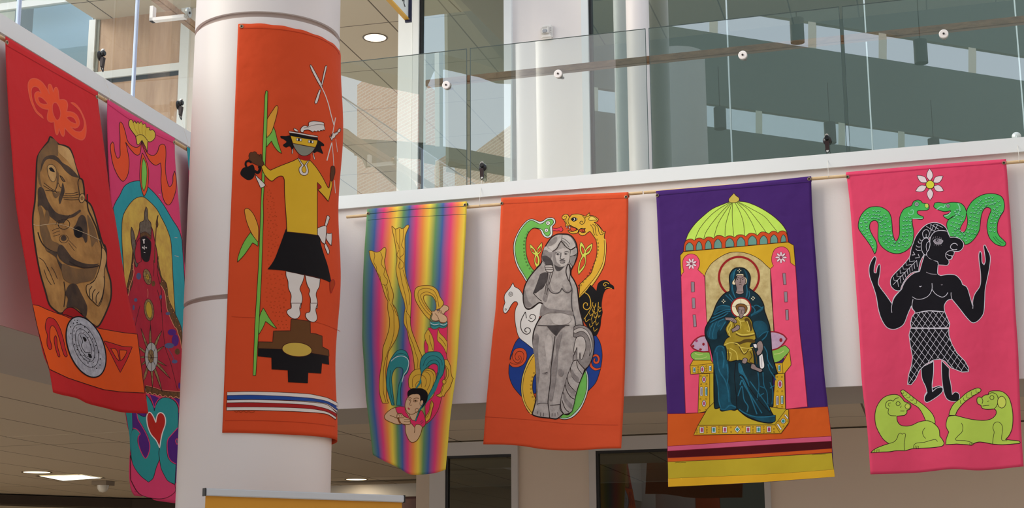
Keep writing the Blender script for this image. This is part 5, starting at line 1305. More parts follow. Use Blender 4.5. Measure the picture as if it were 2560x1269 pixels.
def gems():
    L = []
    for x, y, k in ((217, 1137, 'gemp'), (337, 1136, 'gem'), (448, 1134, 'gemp'), (681, 1133, 'gemp'), (785, 1132, 'gem'), (890, 1131, 'gemp')):
        L.append('F whitef/ink6/1.2 : %d,%d %d,%d %d,%d %d,%d' % (x - 21, y - 30, x + 22, y - 30, x + 22, y + 30, x - 21, y + 30)); L.append('F %s : %d,%d %d,%d %d,%d %d,%d' % (k, x - 11, y - 20, x + 13, y - 20, x + 13, y + 20, x - 11, y + 20))
    for x, y in ((240, 632), (240, 872), (224, 531)): L += ['e whitef/ink6/1.2 %d,%d 20,33' % (x, y), 'e gemp %d,%d 11,22' % (x, y)]
    L += ['e whitef/ink6/1.2 1001,678 24,40', 'e gemp 1001,678 15,30', 'e whitef/ink6/1.2 1033,1048 24,26', 'e gem 1033,1048 16,18']
    for x, y, h, k in ((214, 752, 44, 'grey6'), (262, 752, 44, 'gem'), (974, 842, 44, 'grey6'), (1021, 836, 42, 'gem'), (143, 536, 26, 'gem'), (302, 522, 26, 'gem'), (993, 519, 32, 'gem')):
        L.append('F whitef/ink6/1.2 : %d,%d %d,%d %d,%d %d,%d' % (x - 13, y - h, x + 13, y - h, x + 13, y + h, x - 13, y + h)); L.append('F %s : %d,%d %d,%d %d,%d %d,%d' % (k, x - 6, y - h + 9, x + 7, y - h + 9, x + 7, y + h - 9, x - 6, y + h - 9))
    L += ['F whitef/ink6/1.1 : 968,1082 984,1074 1020,1128 1004,1138', 'F gemp : 980,1086 1010,1128', 'F whitef/ink6/1.1 : 1042,988 1056,980 1086,1018 1076,1030', 'F whitef/ink6/1.2 : 573,1096 604,1130 574,1166 544,1132', 'F gem : 573,1110 592,1130 574,1152 556,1132']
    for x, y in ((207, 598), (270, 594), (212, 680), (265, 678), (196, 940), (258, 938), (204, 828), (263, 826), (268, 1110), (268, 1136), (268, 1160), (168, 1140), (168, 1163), (392, 1106), (392, 1133), (392, 1160), (508, 1112), (512, 1156), (626, 1108), (627, 1158), (730, 1108), (730, 1136), (730, 1160), (836, 1105), (838, 1133), (838, 1160), (940, 1128), (942, 1156), (182, 508), (182, 532), (182, 556), (265, 500), (265, 524), (265, 548), (972, 606), (1020, 606), (976, 752), (1022, 750), (968, 908), (1022, 904), (992, 1052), (1076, 1052), (1036, 1100)):
        L.append('e -/ink6/.8 %d,%d 7,7' % (x, y))
    return '\n'.join(x for x in L if 'F gemp : 980' not in x)
def petals(c, line, cx, cy, r, n, wd, a0=0.0):
    L = []
    for i in range(n):
        a = a0 + 2 * pi * i / n; L.append('e %s/%s/.8 %.0f,%.0f %.0f,%.0f %.0f' % (c, line, cx + cos(a) * r * .6, cy + sin(a) * r * .6, r * .42, wd, math.degrees(a)))
    return '\n'.join(L)
S6 = PlaneS(nR, uR, 9.0, wavy(.014, 21))
banner('purple banner with a green dome over a robed mother and child', S6,
 '1640,477 1649,665 1659,821 1663,926 1668,1034 1669,1151 1670,1216', '2028,440 2031,528 2044,704 2052,821 2060,926 2070,1017 2079,1098 2083,1151 2087,1191',
 '1640,477! 1835,460 2028,440!', '1670,1216! 1758,1212 1907,1205 2087,1191!', 'purple6', art='''
@ 1620 430 2.558
P pole_pocket_seam
s purple6d 2 : 55,150 400,118 700,92 1040,62
P lower_bands orange, rose, maroon and yellow bands at the bottom
@ 1630 960 4.7
F orange6/linered/1.2 : 184,346 390,344 700,328 1100,318 1600,292 2066,262 2112,640 2115,800 1500,840 900,880 184,912 182,700
F rose6/linered/1.1 : 182,727 600,703 1100,668 1600,637 2104,608 2110,668 1600,694 1100,726 600,758 182,784
F mar6/linered/.8 : 182,786 600,760 1100,728 1600,696 2110,668 2114,752 1600,790 1100,822 600,846 184,864
F olive6/ink6/1 : 184,910 600,894 1100,868 1600,836 2114,806 2125,920 2138,1000 1600,1042 1100,1068 600,1090 188,1106
F olive6h : 188,1106 600,1090 1100,1068 1600,1042 2138,1000 2148,1085 1280,1150 600,1185 190,1204
s ink6 .8 : 270,922 300,918 330,921 370,918 400,921
s ink6 .8 : 1880,828 1930,824 1980,824 2040,820
P palace_towers hot pink towers with a gold front
@ 1680 470 4.003
F gold6/ink6/1.4 : 82,672 115,635 300,616 700,580 1160,538 1218,572 1235,780 1130,760 700,900 320,880 90,876
@ 1680 470 4.003
f leaf6/ink6/1.4 : 330,870! 350,820 400,750 480,690 560,650 640,638 720,645 800,670 880,715 940,770 985,808! 990,1000 1010,1270 1020,1480! 1000,1640 700,1700 400,1640 345,1490!
e -/halo6/5.5 670,888 200,200
f pink6/linered/1.4 : 90,876! 118,835! 108,780 110,720 140,675 190,657 240,672 272,720 275,770 258,815! 326,878!
F pink6/linered/1.4 : 90,880 326,880 345,1300 420,1800 260,2247 135,2251 105,1400
F pink6 : 100,860 310,860 318,890 96,890
f pink6/linered/1.4 : 985,808! 1015,778! 998,730 1002,670 1030,610 1085,587 1140,597 1175,650 1185,745! 1235,782! 1250,1000 1275,1400 1320,1800 1356,2185! 1140,2210! 1120,1700 1030,1500! 1015,1300 1000,1000
''' + petals('pinkw', 'linered', 192, 755, 56, 8, 11, .39) + '\n' + petals('pinkw', 'linered', 1091, 693, 58, 8, 11, 0) + '''
e gemp/linered/.8 192,755 9,9
e gemp/linered/.8 1091,693 10,10
F grey6/linered/1.3 : 190,936 224,937 227,1038 192,1040
F grey6/linered/1.3 : 198,1098 230,1098 235,1200 203,1204
F grey6/linered/1.3 : 208,1266 236,1266 246,1384 216,1388
F grey6/linered/1.3 : 1106,852 1136,850 1144,965 1116,967
F grey6/linered/1.3 : 1120,1036 1152,1034 1158,1138 1126,1140
F grey6/linered/1.3 : 1134,1216 1164,1214 1168,1318 1140,1320
P green_dome lime green ribbed dome
f lime6/ink6/1.5 : 132,545! 160,460 220,370 300,290 400,210 500,165 570,140! 620,138 670,132! 760,145 880,195 1000,270 1090,350 1140,420 1155,470! 700,560
f goldfin/ink6/1.3 : 620,50! 640,75 668,95 672,120 650,140 610,145 572,138 568,110 590,82
s ink6 1.1 : 575,148 480,200 380,280 280,400 228,515
s ink6 1.1 : 585,150 500,230 400,350 340,440 318,505
s ink6 1.1 : 595,150 530,240 460,360 420,490
s ink6 1.1 : 600,150 565,260 535,380 530,485
s ink6 1.1 : 606,150 602,260 608,380 620,485
s ink6 1.1 : 630,145 680,240 715,350 725,470
s ink6 1.1 : 645,142 730,230 800,350 845,460
s ink6 1.1 : 655,140 760,210 860,330 940,440
s ink6 1.1 : 665,138 800,210 920,280 1000,370 1048,430
P arcade orange arcade with teal windows
f arch6/ink6/1.4 : 115,634! 120,570 140,525 190,508 225,525! 250,502 290,500 318,515! 350,490 390,490 415,505! 450,475 500,478 528,495! 560,478 600,480 625,495! 660,468 710,468 738,485! 775,452 825,455 855,475! 890,440 935,440 968,458! 1000,432 1035,432 1060,450! 1085,430 1125,430 1150,460 1165,538! 860,566 500,600
''' + '\n'.join('f teal6/ink6/1.3 : %d,%d! %d,%d %d,%d %d,%d %d,%d! ' % (a, yb + 3, a + 4, yb - (yb - yt) * .6, (a + b_) / 2, yt, b_ - 4, yb - (yb - yt) * .6, b_, yb - 2) for a, b_, yt, yb in ((136, 215, 542, 624), (240, 301, 532, 617), (331, 395, 522, 609), (421, 497, 509, 600), (535, 620, 500, 588), (648, 731, 490, 580), (761, 848, 476, 568), (878, 956, 474, 560), (984, 1057, 465, 549), (1089, 1141, 465, 538))) + '''
P cushions
@ 1700 790 4.003
f green6/ink6/1.3 : 145,350! 220,355 295,362! 310,430 300,445! 240,460 170,448 120,420 108,385 120,365
s green6l 2.4 : 150,370 190,385 230,378
s green6l 2 : 150,425 210,425 270,405
f lilac/dark_red6/3.4 : 265,195! 210,200 150,235 108,290! 130,320 180,345 230,356 290,352! 280,260
e gemp 165,245 14,14
e dark_red6 235,280 13,15
e dark_red6 132,298 12,14
e dark_red6 205,332 14,12
P cushions
f green6/ink6/1.3 : 915,345! 980,320 1050,290! 1085,320 1095,350 1050,400 1010,440 960,462 930,460!
s green6l 2.4 : 940,380 1000,370 1040,345
f lilac/dark_red6/3.4 : 900,155! 960,158 1030,185 1068,225! 1030,280 980,320 915,340!
e dark_red6 1010,238 16,20
P throne gold throne set with jewels
F gold6/ink6/1.4 : 192,575 297,572 297,905 265,950 180,968 185,780
F olive6 : 297,572 340,570 340,860 297,905
s ink6 1.1 : 297,572 297,905
F gold6/ink6/1.4 : 100,492 130,440 310,440 340,480 340,565 106,580
s ink6 1.1 : 102,496 200,486 335,470
F gold6/ink6/1.4 : 950,470 1025,466 1095,345 1110,460 1110,490 1045,572 985,575 960,540
s ink6 1.1 : 1025,466 1030,570
F gold6/ink6/1.4 : 955,575 1045,572 1055,915 1055,932 915,932 930,890
F olive6/ink6/1.4 : 275,925 340,860 700,880 1085,932 1088,1060 1080,1080 1010,1172 137,1187 180,1090
F gold6/ink6/1.2 : 180,1090 950,1086 1060,935 1085,932 1090,1060 1010,1172 137,1187
s ink6 1.1 : 950,1086 1005,1170
''' + gems() + '''
P robed_figure robed mother in dark teal holding a child
@ 1740 630 5.823
f robe/black6/2.6 : 640,225! 700,235 755,280 785,340 788,410 770,520! 830,565 900,620 950,690 985,770 995,850 1040,980 1070,1080 1090,1260! 1110,1500 1180,1750 1180,1770! 1120,1800 1120,2240 1060,2240! 1100,2330 1130,2390 1110,2480 950,2470 750,2400 600,2280! 560,2300 500,2290 370,2310 350,2260! 270,2260 260,1600! 200,1360 145,1250 130,1150 150,1070 230,930 275,810 300,750 350,670 420,600 490,570! 495,500 485,400 490,330 530,260 580,230
f robem : 600,240 560,280 530,350 520,450 530,560 560,640 530,600 505,520 500,420 505,330 540,270
f robem : 690,240 740,300 755,400 745,500 760,600 730,660 740,500 735,400 720,310
s robel 2.2 : 585,245 545,320 535,410
s robel 2.2 : 560,300 530,480 545,590 575,670
s robel 2 : 735,480 745,580 725,660
s robel 2 : 770,560 780,620 760,680
s robel 2.4 : 430,620 480,670 530,720
s robel 2.4 : 480,610 510,650 545,700
f robem : 300,800 380,770 480,780 510,820 400,840 330,850 250,910
s robel 2.6 : 300,805 380,775 490,790
s robel 2.4 : 265,910 350,870 430,840 505,835
s robel 2.4 : 230,960 330,920 430,870 500,860
s robel 2.4 : 200,1025 300,970 400,930 470,880
f robem : 420,960 330,990 230,1040 170,1140 160,1200 200,1260 300,1260 310,1160 380,1080 440,1020
s robel 2 : 410,970 330,1010 320,1080 350,1060 
s robel 2 : 300,1010 270,1080 240,1200 250,1260
s robel 2 : 250,1030 210,1120 190,1230
s robel 2.6 : 350,1140 400,1060 430,1010
f robem : 790,930 860,880 960,800 980,830 900,890 830,920
s robel 2.6 : 810,780 860,850 800,930
s robel 2.6 : 800,910 880,870 940,840 980,790
s robel 2.2 : 840,790 880,770 960,810
f robem : 850,1010 960,1000 1030,1060 1040,1150 960,1200 900,1250 860,1150 830,1080
s robel 2 : 1060,1150 990,1170 920,1230
f facegrey/black6/1.4 : 590,370 600,340 650,330 700,345 722,400 715,460 690,500 695,590! 660,612 620,612 575,590! 590,540 580,480 565,440
f creamh/ink6/1 : 585,345! 590,322 630,315 690,320 690,345! 650,332 610,335
f creamh/ink6/1 : 690,345! 722,370 742,400 735,450 705,475! 722,440 720,390
f creamh/ink6/1 : 585,345! 560,390 530,430 530,465 560,475 580,465! 560,430 570,390
s ink6 1 : 595,378 615,368 635,380
s ink6 1 : 660,380 680,368 702,382
e black6 602,395 9,6
e black6 682,397 9,6
s ink6 1.1 : 645,370 648,430 632,440 655,446
s ink6 1.2 : 625,478 645,472 665,478
s ink6 .9 : 585,575 620,580 680,570
e creamh 632,248 8,8
e creamh 632,288 8,8
e creamh 612,268 8,8
e creamh 652,268 8,8
e creamh 400,694 9,9
e creamh 400,734 9,9
e creamh 381,714 9,9
e creamh 420,714 9,9
e creamh 830,652 9,9
e creamh 830,692 9,9
e creamh 810,674 9,9
e creamh 850,668 9,9
@ 1700 790 4.003
f robem : 345,340 380,295 430,300 455,350 460,420 480,470 490,560 470,620 500,720 510,860 560,920 420,940 400,870 380,700 350,560 330,430
s robel 3 : 350,360 375,305 420,300 440,320
s robel 3 : 370,360 380,480 400,560 450,640 480,740 490,860
s robel 3 : 420,350 440,420 430,520
s robel 2.6 : 360,580 380,700 390,850 410,920
s robel 2.6 : 470,480 480,600 470,680
s robel 3 : 400,925 450,930 500,890 560,910
f robel : 585,470 610,480 640,560 680,640 700,740 690,700 640,600 590,560
s robel 3 : 600,600 640,640 680,740 740,840 820,970
s robel 3 : 600,690 620,640 650,700 700,790 770,980
s robel 2.6 : 580,800 620,700 640,830 680,900 670,960
s robel 2.6 : 700,650 780,760 860,870 900,940
s robel 2.4 : 780,560 790,700 770,840
s robel 2.4 : 830,560 840,690 870,760 880,880
s robel 2.4 : 880,480 900,540 940,600 960,640
s robel 2.4 : 900,660 930,760 920,880
s robel 2.4 : 800,700 850,720
s robel 2.4 : 790,800 840,770
s robel 2.4 : 900,720 950,690
s robel 2.6 : 840,300 870,360 880,440 930,520 
s robel 2.6 : 820,240 860,200 880,150
f robem/black6/1.4 : 580,930! 640,975 720,1000 800,1005 880,995 955,990! 955,1020 950,1050 900,1065 820,1055 720,1020 640,980
s robel 3 : 590,930 660,975 760,1005 870,1005 950,995
s black6 1.6 : 560,460 545,600 560,760 570,930
s black6 1.6 : 590,600 620,590 660,660 740,780 840,900 900,960
f facegrey/black6/1.3 : 770,270! 790,250 815,250 830,285 830,330 810,375 785,390! 775,395 765,360 780,330 765,300
f whitef/black6/1.2 : 730,280! 760,275 770,290 765,320 740,310!
f whitef/black6/1.2 : 790,400! 825,370! 835,430 845,490 835,520 805,520 795,480!
s grey6 1.2 : 812,400 820,510
P child_figure child in a gold robe with a pale halo
@ 1740 630 5.823
e creamh/halo6/3.2 655,808 142,142
s ink6 .6 : 655,672 655,760
s ink6 .6 : 530,790 590,785
s ink6 .6 : 720,775 785,775
f hair6/black6/1.2 : 585,820 580,780 610,755 660,750 710,760 745,800 740,850 715,890! 620,880
f facegrey/black6/1.2 : 615,820 620,795 660,790 700,800 712,830 708,880 685,915 690,945! 650,965 620,935! 632,910 615,880
e black6 638,838 8,5
e black6 685,840 8,5
s ink6 .9 : 662,835 660,870 652,874 670,876
s ink6 .9 : 648,892 662,888 678,892
f robe_gold/black6/1.8 : 575,950! 620,935 650,965 700,930! 760,940 810,1000 830,1100 860,1180 870,1260! 790,1360 830,1440 850,1620! 800,1620 640,1570 500,1590 450,1570! 440,1400 400,1340! 440,1260 500,1225! 470,1220 440,1160 430,1110 460,1050 510,990
f robe_goldd : 760,960 800,1020 820,1120 780,1150 760,1080 730,1010 700,1000 720,960
s robe_goldl 2.2 : 600,950 640,1000 710,1000
s robe_goldl 2.2 : 640,1010 655,1060 640,1110
s robe_goldl 2.2 : 740,1000 770,1080 780,1150 740,1140
s robe_goldl 2.2 : 510,1020 460,1100 470,1170
s robe_goldl 3 : 580,1160 650,1200 740,1200 850,1180
s robe_goldd 2.6 : 580,1190 660,1225 760,1222 855,1200
s robe_goldl 2.2 : 500,1000 520,1060 480,1150 500,1230
s robe_goldd 2 : 540,1010 560,1080 520,1140
f robe_goldd : 700,1270 800,1260 860,1290 840,1320 740,1310 600,1350 540,1310 640,1300
@ 1700 790 4.003
s robe_goldl 2.4 : 440,290 500,265 560,270 590,290 640,370
s robe_goldl 2 : 470,360 510,370 500,440
s robe_goldl 2 : 500,320 560,360 580,440
s robe_goldl 2 : 600,310 680,320 730,310
s robe_goldl 2.4 : 640,370 690,340 720,330
s robe_goldd 2.2 : 590,300 640,380 690,330
s robe_goldd 2.2 : 480,330 490,420 480,450
s robe_goldd 2.2 : 700,350 720,400 690,450 730,470
s robe_goldd 2.2 : 730,320 760,400 770,480
f facegrey/black6/1.3 : 450,10! 490,10 530,15 565,45 560,68 530,60 500,45 455,40!
s ink6 .8 : 530,30 552,60
s ink6 .8 : 515,30 535,60
f facegrey/black6/1.3 : 515,130! 550,110 570,88 595,95 598,115 585,135 550,150 525,162!
f facegrey/black6/1.4 : 630,425! 650,415 675,430 665,465 645,475 620,460
f facegrey/black6/1.4 : 715,475! 745,480 770,510 815,525! 825,545 800,560 770,545 710,520
''', grom=[(1643, 488), (2023, 447)])
PALETTE.update(dict(pink7=(228,72,108), pink7d=(196,48,88), black7=(20,18,26), whiteline=(214,210,222), ink7=(44,16,30), snake7=(62,184,86,84,196,96,12,.25), snake7h=(150,222,190), snake7d=(22,110,56), lime7=(184,212,84), lime7l=(210,222,96), petal=(240,222,226), yellow7=(226,226,64), eyegrey=(150,142,152)))
def scales(P, seedv, r=11):
    """rows of small crescent scales along a body centre line, in the current frame"""
    rr = random.Random(seedv); L = []
    for x, y, wd, ang in P:
        n = max(1, int(wd / 34)); nx_, ny_ = -sin(ang), cos(ang)
        for i in range(n):
            t = (i + .5) / n - .5; cx, cy = x + nx_ * wd * t * .86 + rr.uniform(-4, 4), y + ny_ * wd * t * .86 + rr.uniform(-5, 5)
            L.append('s snake7d 1.5 : %.0f,%.0f %.0f,%.0f %.0f,%.0f' % (cx - r, cy + 2, cx + 2, cy + r + 2, cx + r + 2, cy + 1))
            L.append('s snake7h 1.4 : %.0f,%.0f %.0f,%.0f %.0f,%.0f' % (cx - r + 2, cy - 3, cx + 2, cy + r - 4, cx + r - 1, cy - 4))
    return '\n'.join(L)
def body(pts):
    out = []
    Q = [(a, b, True) for a, b, w_ in pts]
    for (x0, y0, w0), (x1, y1, w1) in zip(pts, pts[1:]):
        l = math.hypot(x1 - x0, y1 - y0); n = max(1, round(l / 36)); a = math.atan2(y1 - y0, x1 - x0)
        for i in range(n):
            t = (i + .5) / n; out.append((x0 + (x1 - x0) * t, y0 + (y1 - y0) * t, w0 + (w1 - w0) * t, a))
    return out
def flower6():
    L = []
    for a, r0, ln in ((-92, 36, 124), (-34, 36, 118), (24, 36, 112), (90, 36, 118), (156, 36, 122), (215, 36, 122)):
        c, s_ = cos(rad(a)), sin(rad(a)); cx, cy = 814, 243
        P = [(r0, 0, '!'), (r0 + ln * .35, -30, ''), (r0 + ln * .7, -24, ''), (r0 + ln, 0, '!'), (r0 + ln * .7, 24, ''), (r0 + ln * .35, 30, '')]
        L.append('f petal/ink7/1.1 : ' + ' '.join('%.0f,%.0f%s' % (cx + u * c - v * s_, cy + u * s_ + v * c, e) for u, v, e in P))
    return '\n'.join(L)
def net(x0, y0, x1, y1, P, step, skew=0.0):
    """white net lines clipped to polygon P"""
    L = []
    def clip(a, b_):
        run = []; N = 60
        for i in range(N + 1):
            q = (a[0] + (b_[0] - a[0]) * i / N, a[1] + (b_[1] - a[1]) * i / N)
            if inside(q[0], q[1], P): run.append(q)
            else:
                if len(run) > 2: L.append('S whiteline 1 : %.0f,%.0f %.0f,%.0f' % (*run[0], *run[-1]))
                run = []
        if len(run) > 2: L.append('S whiteline 1 : %.0f,%.0f %.0f,%.0f' % (*run[0], *run[-1]))
    H = y1 - y0; k = x0 - H
    while k < x1 + H:
        clip((k, y0), (k + H * .82, y1)); clip((k, y0), (k - H * .62, y1)); k += step
    return '\n'.join(L)
SKIRT = [(620, 715), (800, 715), (1000, 718), (1000, 780), (1030, 870), (1080, 960), (1160, 1040), (1198, 1110), (1195, 1145), (1130, 1148), (1060, 1120), (1020, 1105), (960, 1040), (915, 1020), (850, 1028), (770, 1070), (710, 1130), (670, 1220), (625, 1275), (590, 1270), (600, 1180), (630, 1080), (640, 1000), (618, 880), (605, 780)]
BELT = [(665, 562), (800, 542), (960, 552), (985, 610), (1010, 670), (1002, 708), (800, 712), (625, 708), (620, 660), (635, 600)]
S7 = PlaneS(nR, uR, 9.0, wavy(.019, 31))
